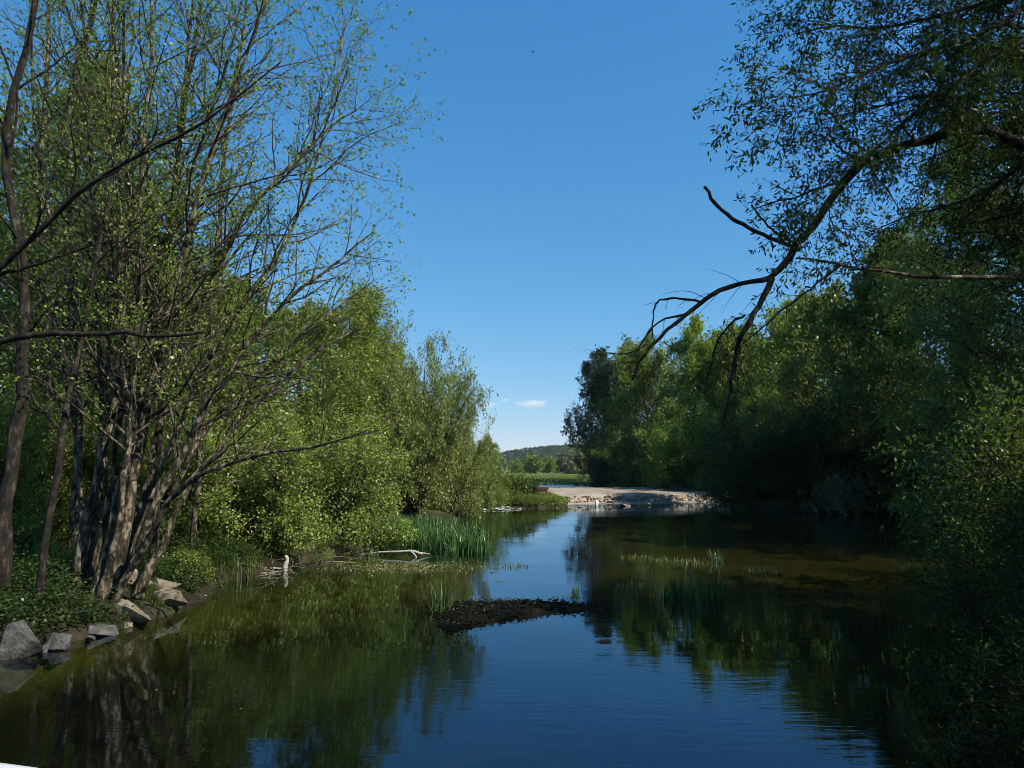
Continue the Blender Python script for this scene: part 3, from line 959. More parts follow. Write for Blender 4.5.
ALDER_LV = [dict(n=2.5, t0=0.34, ang=(25, 60), rel=0.30, min=0.8, max=2.8, seg=7, wander=0.12, trop=(0.03, 0, 0.05), sides=5, rr=0.55),
            dict(n=3.8, t0=0.15, ang=(25, 60), rel=0.42, min=0.35, seg=5, wander=0.14, trop=(0, 0, 0.04), sides=4, leaf=4.0, ljit=0.06, lt0=0.5),
            dict(n=4.0, t0=0.2, ang=(25, 60), rel=0.45, min=0.18, seg=3, wander=0.18, trop=(0, 0, 0.03), sides=3, leaf=6.5, ljit=0.05, lt0=0.3)]
base = np.array([(95 - 512) / F * 15.3, 15.3, 0.0])
base[2] = gz(base[0], base[1])
hero = empty('alder_tree', base)
tag(hero, "many-stemmed alder with bare mossy stems fanning up from the rocky bank", 'tree', LB)
stems = [
    ([(76, 608), (80, 560), (98, 480), (118, 380), (128, 250), (126, 130), (108, 0), (100, -90)], (15.2, 15.6, 16.5), 0.135),
    ([(92, 606), (108, 545), (125, 460), (136, 350), (141, 200), (150, 60), (152, -80)], (15.0, 14.8, 14.6), 0.10),
    ([(100, 604), (118, 560), (135, 470), (150, 400), (175, 290), (205, 170), (245, 60), (290, -60)], (15.1, 15.3, 15.0), 0.125),
    ([(104, 602), (128, 555), (150, 470), (172, 385), (205, 290), (250, 210), (298, 158), (336, 122), (362, 108)], (15.3, 16.2, 17.5), 0.10),
    ([(108, 600), (138, 548), (160, 500), (195, 430), (235, 360), (282, 304), (330, 268), (372, 232)], (15.2, 15.0, 15.5), 0.095),
    ([(112, 598), (145, 548), (167, 505), (200, 473), (250, 458), (318, 446), (366, 430)], (15.0, 14.2, 13.6), 0.075),
    ([(138, 585), (166, 538), (184, 492), (205, 466), (236, 428), (290, 372), (332, 342), (368, 326)], (15.6, 16.0, 17.0), 0.085),
    ([(84, 605), (94, 520), (101, 430), (97, 300), (90, 150), (82, 0), (75, -80)], (15.5, 16.4, 17.5), 0.095),
    ([(104, 603), (124, 500), (142, 400), (166, 250), (182, 120), (202, 0), (212, -80)], (15.6, 16.2, 17.0), 0.095),
    ([(88, 606), (100, 550), (112, 470), (124, 390), (150, 280), (182, 200), (215, 100), (240, 10), (252, -60)], (15.3, 16.0, 16.8), 0.08),
    ([(96, 604), (112, 560), (122, 500), (128, 420), (118, 300), (122, 200), (112, 90), (118, -40)], (14.9, 14.6, 14.4), 0.075),
    ([(106, 601), (130, 550), (158, 480), (190, 400), (225, 330), (278, 255), (312, 175), (336, 80), (345, 20)], (15.4, 16.4, 18.0), 0.085),
    ([(80, 607), (84, 540), (78, 450), (60, 340), (50, 220), (34, 120), (30, 0)], (15.6, 16.4, 17.2), 0.07),
    ([(110, 599), (150, 540), (178, 480), (210, 425), (262, 372), (305, 332), (345, 302), (374, 280)], (15.7, 16.8, 18.0), 0.07),
]
hero_leaf = Plant(77)
for k, (pts, dep, r0) in enumerate(stems):
    pl = Plant(700 + k)
    q, rr = traced(pl, pts, dep, r0, 0.012, 18)
    rr[0] *= 1.45
    rr[1] *= 1.12
    q[0][2] -= 0.25
    pl.tubes.add(q, rr, 9)
    pl.spawn(q, rr, ALDER_LV)
    V, Qd = pl.tubes.arrays()
    o = link('trunk', quads_mesh("alder_stem", V - base, Qd, M['bark'], smooth=True), hero)
    hero_leaf.lp += pl.lp
    hero_leaf.la += pl.la
HP, HA = np.concatenate(hero_leaf.lp), np.concatenate(hero_leaf.la)
hk = (wob(HP[:, 0] + HP[:, 1] * 0.6, HP[:, 2], 1.7) + 0.55 * wob(HP[:, 0], HP[:, 1] + HP[:, 2], 4.1) + hero_leaf.rng.normal(0, 0.25, len(HP)) + np.clip((HP[:, 2] - 5.0) * 0.14, -0.8, 0.5)) > 0.02
hero_leaf.lp, hero_leaf.la = [HP[hk] - base], [HA[hk]]
link('crown', hero_leaf.crown("alder_spring_leaves", M['lf_fresh'], 0.055, 0.042), hero)


def traced_tree(name, label, cat, stems, lv, seed, leafmat, lsize, lw, bark='bark', group=None, base_at=None, partname='trunk'):
    b = base_at if base_at is not None else at(*stems[0][0][0], stems[0][1][0])
    root = empty(name, b)
    tag(root, label, cat, group)
    lp, la = [], []
    leafp = Plant(seed + 500)
    for k, (pts, dep, r0, r1, *rest) in enumerate(stems):
        pl = Plant(seed + k)
        q, rr = traced(pl, pts, dep, r0, r1, 16)
        pl.tubes.add(q, rr, 8)
        if not (rest and rest[0] == 'bare'):
            pl.spawn(q, rr, rest[0] if rest else lv)
        V, Qd = pl.tubes.arrays()
        link(partname if k == 0 else 'limb', quads_mesh(name + "_wood", V - b, Qd, M[bark if not (len(rest) > 1) else rest[1]], smooth=True), root)
        leafp.lp += [p - b for p in pl.lp]
        leafp.la += pl.la
    if leafp.lp:
        link('crown', leafp.crown(name + "_leaves", M[leafmat], lsize, lw, droop=0.2), root)
    return root


EDGE_LV = [dict(n=1.6, t0=0.35, ang=(30, 60), rel=0.22, min=0.7, max=2.4, seg=6, wander=0.13, trop=(0, 0, 0.05), sides=5, rr=0.5),
           dict(n=3.0, t0=0.15, ang=(25, 60), rel=0.42, min=0.3, seg=4, wander=0.16, trop=(0, 0, 0.03), sides=4, leaf=1.5, ljit=0.05, lt0=0.4),
           dict(n=4.0, t0=0.2, ang=(25, 60), rel=0.45, min=0.18, seg=3, wander=0.18, trop=(0, 0, 0.02), sides=3, leaf=2.5, ljit=0.05, lt0=0.2)]


def grounded(px, Y):
    x = by_px(px, Y)
    return np.array([x, Y, gz(x, Y)])


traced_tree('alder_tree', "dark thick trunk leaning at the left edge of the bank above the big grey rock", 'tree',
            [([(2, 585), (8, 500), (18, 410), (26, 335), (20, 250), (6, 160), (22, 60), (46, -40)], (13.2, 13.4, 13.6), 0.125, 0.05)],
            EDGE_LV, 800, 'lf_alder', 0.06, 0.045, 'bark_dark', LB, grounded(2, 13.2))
traced_tree('alder_tree', "pale lit slender trunk just right of the leaning trunk at the left edge", 'tree',
            [([(72, 560), (78, 450), (74, 330), (70, 200), (64, 130), (76, 70), (96, 0), (106, -70)], (18.2, 18.0, 18.0), 0.115, 0.05)],
            EDGE_LV, 820, 'lf_alder', 0.06, 0.045, 'bark', LB, grounded(72, 18.2))
for k, (bx, Yb, pts, lab) in enumerate([
    (152, 19.5, [(152, 575), (158, 450), (166, 330), (172, 200), (185, 80), (196, -40)], "upright slender alder standing behind the stool of the many-stemmed alder"),
    (192, 21.0, [(192, 568), (201, 430), (214, 300), (224, 170), (240, 50), (252, -40)], "upright slender alder right of the many-stemmed alder's base"),
    (52, 20.0, [(52, 570), (50, 420), (44, 280), (42, 140), (49, 20), (52, -60)], "upright slender alder behind the thin dark leaning stem"),
    (118, 22.0, [(118, 565), (116, 430), (110, 300), (104, 170), (112, 50), (116, -50)], "upright slender alder seen through the stems of the many-stemmed alder")]):
    traced_tree('alder_tree', lab, 'tree', [(pts, (Yb,), 0.10, 0.035)], EDGE_LV, 1000 + 20 * k, 'lf_alder', 0.06, 0.045, 'bark', LB, grounded(bx, Yb))
traced_tree('alder_tree', "thin dark stem leaning right between the edge trunk and the many-stemmed alder", 'tree',
            [([(38, 600), (44, 545), (60, 455), (80, 345), (106, 215), (122, 110), (124, 10)], (13.8, 13.8, 14.0), 0.075, 0.02)],
            EDGE_LV, 840, 'lf_alder', 0.06, 0.045, 'bark_dark', LB, grounded(38, 13.8))
BRANCH_LV = [dict(n=1.5, t0=0.25, ang=(25, 55), rel=0.24, min=0.5, max=1.4, seg=6, wander=0.13, trop=(0.02, 0, 0.03), sides=5, rr=0.5),
             dict(n=3.0, t0=0.2, ang=(25, 60), rel=0.42, min=0.25, seg=4, wander=0.16, trop=(0, 0, 0.02), sides=4, leaf=1.0, ljit=0.04, lt0=0.4),
             dict(n=3.5, t0=0.2, ang=(25, 60), rel=0.45, min=0.15, seg=3, wander=0.18, trop=(0, 0, 0.02), sides=3, leaf=1.6, ljit=0.04, lt0=0.3)]
gb = grounded(-110, 11.0)
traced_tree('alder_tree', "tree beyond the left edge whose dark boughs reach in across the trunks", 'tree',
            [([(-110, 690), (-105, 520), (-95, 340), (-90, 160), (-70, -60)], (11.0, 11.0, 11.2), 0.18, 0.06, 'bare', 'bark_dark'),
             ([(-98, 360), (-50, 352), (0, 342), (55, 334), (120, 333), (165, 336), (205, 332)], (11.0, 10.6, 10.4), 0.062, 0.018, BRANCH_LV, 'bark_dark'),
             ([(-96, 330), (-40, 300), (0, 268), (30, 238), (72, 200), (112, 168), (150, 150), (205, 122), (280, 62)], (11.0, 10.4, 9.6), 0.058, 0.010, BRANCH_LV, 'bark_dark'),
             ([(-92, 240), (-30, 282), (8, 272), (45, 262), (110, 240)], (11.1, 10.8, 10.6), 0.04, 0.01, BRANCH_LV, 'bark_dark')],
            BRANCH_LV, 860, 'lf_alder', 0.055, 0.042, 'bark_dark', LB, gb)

# ------------------------------------------------------------------ the willow overhanging from the right
WIL_LV = [dict(n=4.5, t0=0.10, ang=(20, 60), rel=0.28, min=0.5, max=1.3, seg=6, wander=0.16, trop=(-0.03, 0, -0.02), sides=5, rr=0.45),
          dict(n=8.0, t0=0.1, ang=(25, 60), rel=0.45, min=0.25, seg=4, wander=0.18, trop=(0, 0, -0.03), sides=3, leaf=6.0, ljit=0.03, lt0=0.2),
          dict(n=9.0, t0=0.1, ang=(25, 60), rel=0.5, min=0.15, seg=3, wander=0.2, trop=(0, 0, -0.04), sides=3, leaf=9.5, ljit=0.03, lt0=0.1)]
MAIN_LV = [dict(n=2.4, t0=0.05, t1=0.68, ang=(25, 65), rel=0.2, min=0.4, max=1.2, seg=6, wander=0.16, trop=(-0.02, 0, 0.0), sides=5, rr=0.4)] + WIL_LV[1:]
HIGH_LV = [dict(n=1.3, t0=0.2, ang=(30, 70), rel=0.5, min=1.0, max=2.6, seg=6, wander=0.16, trop=(0, 0, 0.02), sides=4, rr=0.45),
           dict(n=2.6, t0=0.1, ang=(25, 60), rel=0.5, min=0.5, seg=4, wander=0.18, trop=(0, 0, 0), sides=3, leaf=8.0, ljit=0.08, lt0=0.1),
           dict(n=3.0, t0=0.1, ang=(25, 60), rel=0.6, min=0.4, seg=3, wander=0.2, trop=(0, 0, -0.04), sides=3, leaf=34.0, ljit=0.11, lt0=0.1)]
TIP_LV = [dict(n=8.0, t0=0.12, ang=(20, 60), rel=0.3, min=0.15, max=0.5, seg=6, r=0.005, wander=0.15, trop=(-0.02, 0, -0.06), sides=3, rr=0.4, leaf=0.5, ljit=0.02, lt0=0.5)]
HANG_LV = [dict(n=22.0, t0=0.05, ang=(15, 60), rel=0.3, min=0.15, max=0.45, seg=5, r=0.005, wander=0.15, trop=(0, 0, -0.2), sides=3, rr=0.4, leaf=3.5, ljit=0.02, lt0=0.2)]
wb = np.array([8.6, 8.2, 0.0])
wb[2] = gz(wb[0], wb[1])
tr0 = [(8.6, 8.2), (8.5, 8.2), (8.2, 8.3)]


def topx(x, y, z):
    """pixel of a world point (to start a traced limb at the trunk)"""
    v = np.array([x, y, z - CAMZ])
    f = v @ FWD
    return (512 + v[0] / f * F, 384 - (v @ UP) / f * F)


T = [topx(8.6, 8.2, 0.3), topx(8.5, 8.2, 2.5), topx(8.3, 8.2, 5.0), topx(8.2, 8.2, 7.5), topx(8.0, 8.2, 10.5)]
K1, K2, K3 = topx(8.35, 8.2, 4.6), topx(8.22, 8.2, 7.0), topx(8.1, 8.2, 8.6)
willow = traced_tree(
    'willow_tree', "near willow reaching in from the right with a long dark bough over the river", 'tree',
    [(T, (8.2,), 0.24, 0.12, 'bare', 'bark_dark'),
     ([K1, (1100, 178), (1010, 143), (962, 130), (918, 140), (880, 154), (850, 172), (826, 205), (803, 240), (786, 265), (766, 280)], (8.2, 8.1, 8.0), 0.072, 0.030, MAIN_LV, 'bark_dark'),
     ([(770, 278), (745, 283), (715, 292), (686, 315), (662, 335), (642, 358), (632, 380)], (8.0, 7.9), 0.030, 0.011, TIP_LV, 'bark_dark'),
     ([(772, 278), (757, 308), (742, 335), (735, 365), (729, 398), (722, 425)], (8.0, 8.1), 0.036, 0.012, HANG_LV, 'bark_dark'),
     ([(745, 315), (728, 326), (716, 345), (710, 368), (700, 385)], (8.05, 8.1), 0.014, 0.008, HANG_LV, 'bark_dark'),
     ([(799, 250), (752, 229), (724, 212), (704, 189)], (8.0, 7.8), 0.024, 0.019, 'bare', 'bark_dark'),
     ([(800, 246), (768, 226), (751, 204)], (8.0, 7.9), 0.015, 0.010, 'bare', 'bark_dark'),
     ([(700, 302), (680, 298), (660, 300), (654, 312), (652, 338)], (7.95, 7.9), 0.014, 0.007, TIP_LV, 'bark_dark'),
     ([(686, 314), (664, 319), (646, 335), (636, 350), (612, 354), (590, 354)], (7.95, 7.85), 0.012, 0.004, TIP_LV, 'bark_dark'),
     ([K1, (1080, 285), (1000, 278), (940, 277), (880, 272), (830, 262), (795, 258)], (8.2, 7.6, 7.4), 0.032, 0.010, [dict(n=2.2, t0=0.2, ang=(25, 60), rel=0.15, min=0.3, max=0.7, seg=5, wander=0.14, trop=(0, 0, 0), sides=4, rr=0.5)] + WIL_LV[1:], 'bark'),
     ([(846, 262), (808, 290), (772, 318), (738, 348)], (7.5, 7.6), 0.013, 0.006, TIP_LV, 'bark_dark'),
     ([K2, (1080, 30), (1010, 48), (965, 75), (920, 108), (880, 145), (850, 175), (825, 205)], (8.2, 7.9, 7.6), 0.034, 0.006, WIL_LV, 'bark_dark'),
     ([K2, (1080, 70), (1030, 95), (980, 100), (930, 95), (880, 106), (838, 116), (805, 126)], (8.2, 8.8, 9.2), 0.034, 0.006, WIL_LV, 'bark_dark'),
     ([K3, (1060, -40), (1000, -5), (940, 15), (885, 28), (835, 26), (795, 34)], (8.2, 8.4, 8.6), 0.034, 0.006, WIL_LV, 'bark_dark'),
     ([K3, (1060, -20), (1010, 20), (955, 42), (905, 58), (860, 75), (820, 92), (790, 98)], (8.2, 7.4, 6.9), 0.034, 0.006, WIL_LV, 'bark_dark'),
     ([K2, (1090, 110), (1040, 150), (995, 185), (950, 205), (910, 215), (870, 232)], (8.2, 9.0, 9.6), 0.034, 0.006, WIL_LV, 'bark_dark'),
     ([K3, (1040, -110), (970, -85), (910, -55), (860, -40), (815, -12)], (8.2, 7.8, 7.6), 0.034, 0.006, WIL_LV, 'bark_dark'),
     ([K2, (1100, 150), (1050, 190), (1010, 215), (960, 225)], (8.2, 9.0, 9.5), 0.034, 0.006, WIL_LV, 'bark_dark'),
     ([K2, (1100, 60), (1060, 78), (1020, 68), (985, 40), (955, 10)], (8.2, 8.6, 9.0), 0.034, 0.006, WIL_LV, 'bark_dark'),
     ([K3, (1090, -60), (1050, -20), (1015, 0), (975, 8), (930, -10)], (8.2, 9.0, 9.6), 0.034, 0.006, WIL_LV, 'bark_dark'),
     ([K2, (1120, 120), (1085, 130), (1050, 118), (1010, 122), (970, 150)], (8.2, 8.8, 9.3), 0.034, 0.006, WIL_LV, 'bark_dark'),
     ([K2, (1120, 20), (1080, 10), (1040, 30), (1000, 25), (960, 50)], (8.2, 9.2, 10.0), 0.034, 0.006, WIL_LV, 'bark_dark'),
     ([K3, (1110, -20), (1070, 10), (1035, 55), (1000, 85), (960, 95)], (8.2, 8.8, 9.6), 0.034, 0.006, WIL_LV, 'bark_dark'),
     ([K2, (1125, 90), (1085, 105), (1045, 150), (1005, 160), (975, 190)], (8.2, 9.4, 10.4), 0.034, 0.006, WIL_LV, 'bark_dark'),
     ([K3, (1120, -80), (1085, -50), (1045, -40), (1000, -30), (960, -20)], (8.2, 8.6, 9.0), 0.034, 0.006, WIL_LV, 'bark_dark'),
     ] + [([kk, (1125, 40 + 0.7 * ey), (1080, ey + 10), (ex + 30, ey - 8), (ex, ey)], (8.2, 0.5 * (8.2 + dz), dz), 0.03, 0.006, WIL_LV, 'bark_dark')
          for kk, ex, ey, dz in [(K3, 950, 30, 10.6), (K3, 990, -25, 10.0), (K2, 965, 120, 11.0), (K2, 985, 165, 9.6), (K2, 930, 180, 11.4), (K2, 1000, 205, 10.4), (K3, 1005, 70, 11.4), (K1, 955, 240, 10.8), (K2, 915, 60, 11.0)]] + [
     ([K1, (1120, 215), (1075, 235), (1030, 240), (985, 262)], (8.2, 8.8, 9.3), 0.034, 0.006, WIL_LV, 'bark_dark'),
     ] + [([topx(8.05, 8.2, zz), topx(8.05 + 0.4 * (xx - 8.05), 8.2 + 0.4 * (yy - 8.2), zz + 0.9), topx(xx, yy, z2)], (8.2, 8.2 + 0.4 * (yy - 8.2), yy), 0.07, 0.012, HIGH_LV, 'bark_dark')  # upper limbs above the view, added to shade the rocks on the left bank
          for zz, xx, yy, z2 in [(9.0, 3.4, 6.2, 11.0), (9.4, 4.0, 7.2, 11.8), (10.0, 5.0, 4.4, 12.6), (10.4, 6.6, 6.6, 14.0), (9.6, 8.6, 4.0, 12.6), (10.0, 11.0, 7.0, 13.0), (9.8, 2.6, 5.6, 10.6), (9.2, 2.4, 8.0, 10.6), (9.8, 3.6, 8.8, 12.0), (9.6, 1.6, 7.2, 10.2), (10.2, 7.6, 2.6, 12.0)]],
    WIL_LV, 900, 'lf_near', 0.060, 0.0175, 'bark_dark', RB, wb)

# ------------------------------------------------------------------ rocks
def rock(name, px, py, w, h, dpt, label, mat, seed, zbase=0.0, tilt=0.0, cat='rock', group=None, n=11, sub=True):
    rng = np.random.default_rng(seed)
    p = on(px, py, zbase)
    p[2] = max(zbase, gz(p[0], p[1]) - 0.06 + zbase * 0.0)
    bm = bmesh.new()
    pts = vunit(rng.normal(0, 1, (n, 3))) * rng.uniform(0.8, 1.0, (n, 1))
    pts = np.sign(pts) * np.abs(pts) ** 0.55
    for q in pts:
        bm.verts.new((q[0] * w / 2, q[1] * dpt / 2, q[2] * h * 0.62 + h * 0.33))
    r = bmesh.ops.convex_hull(bm, input=bm.verts)
    bmesh.ops.delete(bm, geom=list({e for e in r['geom_interior'] + r['geom_unused'] if isinstance(e, bmesh.types.BMVert)}), context='VERTS')
    bmesh.ops.bevel(bm, geom=bm.edges[:], offset=min(w, h) * 0.03, segments=2, profile=0.6, affect='EDGES')
    bmesh.ops.triangulate(bm, faces=bm.faces[:])
    bmesh.ops.subdivide_edges(bm, edges=[e for e in bm.edges if e.calc_length() > w * 0.18], cuts=1, use_grid_fill=True)
    for v in bm.verts:
        k = mnoise.noise(Vector(v.co) * (2.5 / max(w, 0.2)) * 2 + Vector((seed, 0, 0)))
        v.co += v.co.normalized() * k * w * 0.035
    me = bpy.data.meshes.new(name)
    bm.to_mesh(me)
    bm.free()
    me.materials.append(M[mat])
    o = link(name, me)
    o.location = p
    o.rotation_euler = (0.0, tilt, rng.uniform(-0.4, 0.4))
    tag(o, label, cat, group)
    return o


RK = "rocks along the left waterline"
rock('rock', 20, 656, 0.62, 0.6, 0.6, "big upright grey block of rock at the left edge of the water", 'stone', 3, 0, 0.08, group=RK)
rock('rock', 60, 648, 0.6, 0.26, 0.5, "flat wedge of grey rock right of the upright block", 'stone', 4, 0, 0.25, group=RK)
rock('rock', 102, 634, 0.62, 0.2, 0.5, "flat pale grey slab at the water's edge below the alder stems", 'stone', 5, 0.02, 0.1, group=RK)
rock('rock', 82, 632, 0.3, 0.22, 0.3, "small dark rock between the wedge and the flat slab", 'stone', 6, 0, 0.1, group=RK)
rock('rock', 140, 622, 0.95, 0.42, 0.7, "warm brown boulder under the mossy bank", 'stone_warm', 7, 0.0, 0.12, group=RK)
rock('rock', 168, 611, 0.75, 0.4, 0.6, "pale tan boulder at the tip of the mossy bank", 'stone_warm', 8, 0.0, 0.2, group=RK)
rock('rock', 140, 596, 0.8, 0.6, 0.6, "tall tan boulder leaning against the alder roots", 'stone_warm', 9, 0.28, -0.5, group=RK)
rock('rock', 163, 598, 0.6, 0.45, 0.5, "mossy tan boulder behind the grassy patch on the bank", 'stone_warm', 10, 0.2, 0.4, group=RK)
rock('rock', 190, 596, 0.3, 0.16, 0.3, "small pale stone at the foot of the white stump", 'stone_warm', 12, 0.0, 0.2, group=RK)
rock('rock', 118, 622, 0.36, 0.2, 0.3, "small brown stone between the flat slab and the brown boulder", 'stone_warm', 13, 0.0, 0.2, group=RK)


rs = np.random.default_rng(29)
for k, (px, py) in enumerate([(44, 652), (90, 640), (128, 627), (176, 608), (30, 640)]):
    rock('stone', px, py, rs.uniform(0.14, 0.3), rs.uniform(0.08, 0.17), rs.uniform(0.14, 0.3), "small dull stone in the rubble along the left waterline",
         'stone' if k < 2 else 'stone_warm', 110 + k, 0.0, 0.2, 'stone', "small stones along the left waterline")


def wood_thing(name, label, cat, polys, mat, loc, group=None):
    t = Tubes()
    for pts, r0, r1 in polys:
        q = resample(np.array(pts, float), 10)
        rng = np.random.default_rng(int(abs(r0) * 1e5) + len(pts))
        rr = np.linspace(r0, r1, 11) * rng.uniform(0.85, 1.15, 11)
        rr[-1] *= 0.4
        t.add(q, rr, 7)
    o = link(name, t.mesh(name, M[mat]))
    o.location = loc
    return tag(o, label, cat, group)


p = on(186, 596)
wood_thing('tree_stump', "short white bleached stump standing at the tip of the rocky bank", 'stump',
           [([(0, 0, -0.2), (0.01, 0, 0.12), (0.02, 0.02, 0.3), (0.0, 0.02, 0.42)], 0.075, 0.05), ([(0.02, 0, 0.03), (0.3, -0.1, 0.05), (0.55, -0.12, 0.02)], 0.03, 0.012)], 'bark_pale', p)
p = on(285, 571)
wood_thing('tree_stump', "pale broken stump at the waterline under the willow", 'stump',
           [([(0, 0, -0.2), (0.0, 0, 0.15), (0.05, 0.02, 0.3), (0.0, 0.02, 0.46)], 0.09, 0.05), ([(0, 0, 0.06), (-0.5, 0.0, 0.08), (-0.9, 0.1, 0.02)], 0.035, 0.012)], 'bark_pale', p)
p = on(395, 556)
wood_thing('dead_branch', "long bleached dead branch lying above the shallow water in front of the irises", 'branch',
           [([(-1.2, 0.2, 0.02), (-0.5, 0.08, 0.12), (0.1, 0, 0.14), (0.6, -0.05, 0.17), (0.95, -0.1, 0.06)], 0.028, 0.05),
            ([(0.55, -0.05, 0.16), (0.75, -0.3, 0.02), (0.8, -0.45, -0.1)], 0.04, 0.02), ([(0.8, -0.08, 0.12), (1.0, 0.1, 0.08), (1.2, 0.15, 0.04)], 0.035, 0.012)], 'bark_pale', p)
p = on(240, 576)
wood_thing('dead_branch', "grey driftwood branch along the waterline under the willow shrub", 'branch',
           [([(-0.9, -0.2, 0.03), (-0.2, 0.0, 0.09), (0.5, 0.1, 0.05), (1.3, 0.5, 0.1)], 0.035, 0.02), ([(0, 0, 0.08), (0.2, -0.2, 0.25), (0.25, -0.3, 0.4)], 0.018, 0.008)], 'stone_warm', p)
dw = np.random.default_rng(52)
for k, (px, py, lab) in enumerate([(206, 588, "tangle of grey dead twigs beside the grass tufts at the waterline"), (262, 577, "tangle of dead twigs left of the pale broken stump"),
                                   (306, 570, "tangle of dead twigs right of the pale broken stump"), (346, 565, "tangle of dead twigs at the foot of the bright willow"),
                                   (178, 596, "small tangle of dead twigs behind the white stump")]):
    pp = on(px, py)
    polys = []
    for _ in range(14):
        a0 = np.array([dw.uniform(-0.7, 0.7), dw.uniform(0.0, 0.6), dw.uniform(0.0, 0.25)])
        dd = unit(np.array([dw.normal(0, 1), -abs(dw.normal(0.3, 0.6)), dw.normal(0.15, 0.5)])) * dw.uniform(0.4, 1.0)
        polys.append(([a0, a0 + dd * 0.5 + dw.normal(0, 0.05, 3), a0 + dd], dw.uniform(0.008, 0.018), 0.004))
    wood_thing('dead_twigs', lab, 'dead twigs', polys, 'stone_warm' if k % 2 else 'bark', pp, "dead twigs along the left waterline")
p = on(330, 566)
wood_thing('dead_branch', "thin pale driftwood at the foot of the bright willow", 'branch',
           [([(-0.8, 0.2, 0.03), (0, 0.0, 0.12), (0.8, 0.2, 0.08)], 0.03, 0.015), ([(-0.3, 0.1, 0.08), (-0.35, 0.0, 0.35)], 0.02, 0.008)], 'stone_warm', p)

# ------------------------------------------------------------------ weir
wa, wb_ = np.array([4.2, 63.4]), np.array([19.0, 66.9])
wdir = unit(wb_ - wa)
wnorm = np.array([-wdir[1], wdir[0]])
wl = np.linalg.norm(wb_ - wa)
weir = empty('stone_weir', (wa[0], wa[1], 0), math.atan2(wdir[1], wdir[0]))
tag(weir, "long low stone weir with a pale sunlit crest and a rubble face", 'weir')


def crest_h(U, W):
    z = np.interp(W, [-0.45, -0.3, -0.1, 0.12, 0.6, 3, 9.0, 10.0], [-0.3, 0.1, 0.42, 0.70, 0.78, 0.88, 1.10, 0.7])
    return z + 0.03 * wob(U, W, 1.1) + 0.02 * wob(U, W, 3.3)


us = np.linspace(-0.6, wl + 1.5, 120)
ws = np.array([-0.45, -0.38, -0.3, -0.2, -0.1, 0, 0.12, 0.4, 0.7, 1.1, 1.6, 2.2, 3, 4, 5, 6, 7, 8, 9, 9.5, 10])
V, Q = heightfield(us, ws, crest_h)
V[:, 1] += 0.18 * wob(V[:, 0], V[:, 0] * 0.3, 1.9) * (V[:, 1] < 0.5)
link('crest', quads_mesh("weir_crest", V, Q, M['crest'], smooth=True), weir)
# rubble face: the many stones of one wall
rng = np.random.default_rng(8)
bm = bmesh.new()
ntop = 0
for row in range(4):
    uu = -0.5
    while uu < wl + 1.2:
        w = rng.uniform(0.2, 0.5)
        h = rng.uniform(0.15, 0.22)
        zc = 0.02 + row * 0.18 + rng.normal(0, 0.03)
        yc = -0.30 + row * 0.12 + rng.normal(0, 0.04)
        if rng.random() < 0.93:
            b2 = bmesh.new()
            pts = vunit(rng.normal(0, 1, (12, 3)))
            pts = np.sign(pts) * np.abs(pts) ** 0.65
            vs_ = [b2.verts.new((uu + w / 2 + q[0] * w * 0.52, yc + q[1] * 0.24, zc + q[2] * h * 0.62)) for q in pts]
            r = bmesh.ops.convex_hull(b2, input=b2.verts)
            bmesh.ops.delete(b2, geom=list({e for e in r['geom_interior'] + r['geom_unused'] if isinstance(e, bmesh.types.BMVert)}), context='VERTS')
            tmp = bpy.data.meshes.new("tmp")
            b2.to_mesh(tmp)
            b2.free()
            bm.from_mesh(tmp)
            bpy.data.meshes.remove(tmp)
        uu += w * 0.95
me = bpy.data.meshes.new("weir_rubble")
bm.to_mesh(me)
bm.free()
me.materials.append(M['rubble'])
link('rubble_face', me, weir)
# low apron at the foot
V, Q = heightfield(np.linspace(-0.3, wl * 0.8, 60), np.linspace(-1.6, 0.1, 8), lambda U, W: 0.16 + 0.14 * W + 0.05 * wob(U, W, 2.3))
link('apron', quads_mesh("weir_apron", V, Q, M['crest'], smooth=True), weir)
rock('stone_block', 597, 506, 0.28, 0.48, 0.28, "small white upright stone block at the foot of the weir", 'white', 31, 0.0, 0.05, 'stone block', n=24)
for k, (px, py, w, h, lab) in enumerate([(566, 506, 0.7, 0.25, "low tan boulder at the left foot of the weir"), (625, 507, 0.9, 0.28, "pale flat boulder in front of the weir right of the white block"),
                                         (648, 506, 0.6, 0.3, "grey boulder in front of the middle of the weir"), (580, 508, 0.5, 0.16, "small wet stone left of the white block"),
                                         (611, 504, 0.7, 0.4, "dark boulder under the weir between the white block and the flat boulder")]):
    rock('boulder', px, py, w, h, 0.6, lab, 'rubble', 40 + k, -0.05, 0.1, 'boulder', "boulders at the foot of the weir")
# brown wall stub on the islet
bm = bmesh.new()
rng = np.random.default_rng(3)
for row in range(4):
    x = -0.7 + 0.1 * (row % 2)
    while x < 0.7 - 0.08 * row:
        w = rng.uniform(0.25, 0.42)
        g = bmesh.ops.create_cube(bm, size=1.0)
        bmesh.ops.scale(bm, vec=(w * 0.97, 0.42 + rng.normal(0, 0.02), 0.205), verts=g['verts'])
        bmesh.ops.translate(bm, vec=(x + w / 2, rng.normal(0, 0.02), 0.1 + row * 0.212), verts=g['verts'])
        x += w
bmesh.ops.bevel(bm, geom=bm.edges[:], offset=0.02, segments=1, affect='EDGES')
me = bpy.data.meshes.new("wall_stub")
bm.to_mesh(me)
bm.free()
me.materials.append(M['brownwall'])
o = link('wall_stub', me)
ws_x = by_px(538, 58.6)
o.location = (ws_x, 58.6, max(0.45, gz(ws_x, 58.6)) - 0.05)
tag(o, "short brown stone wall stub between the islet bushes and the weir", 'wall')

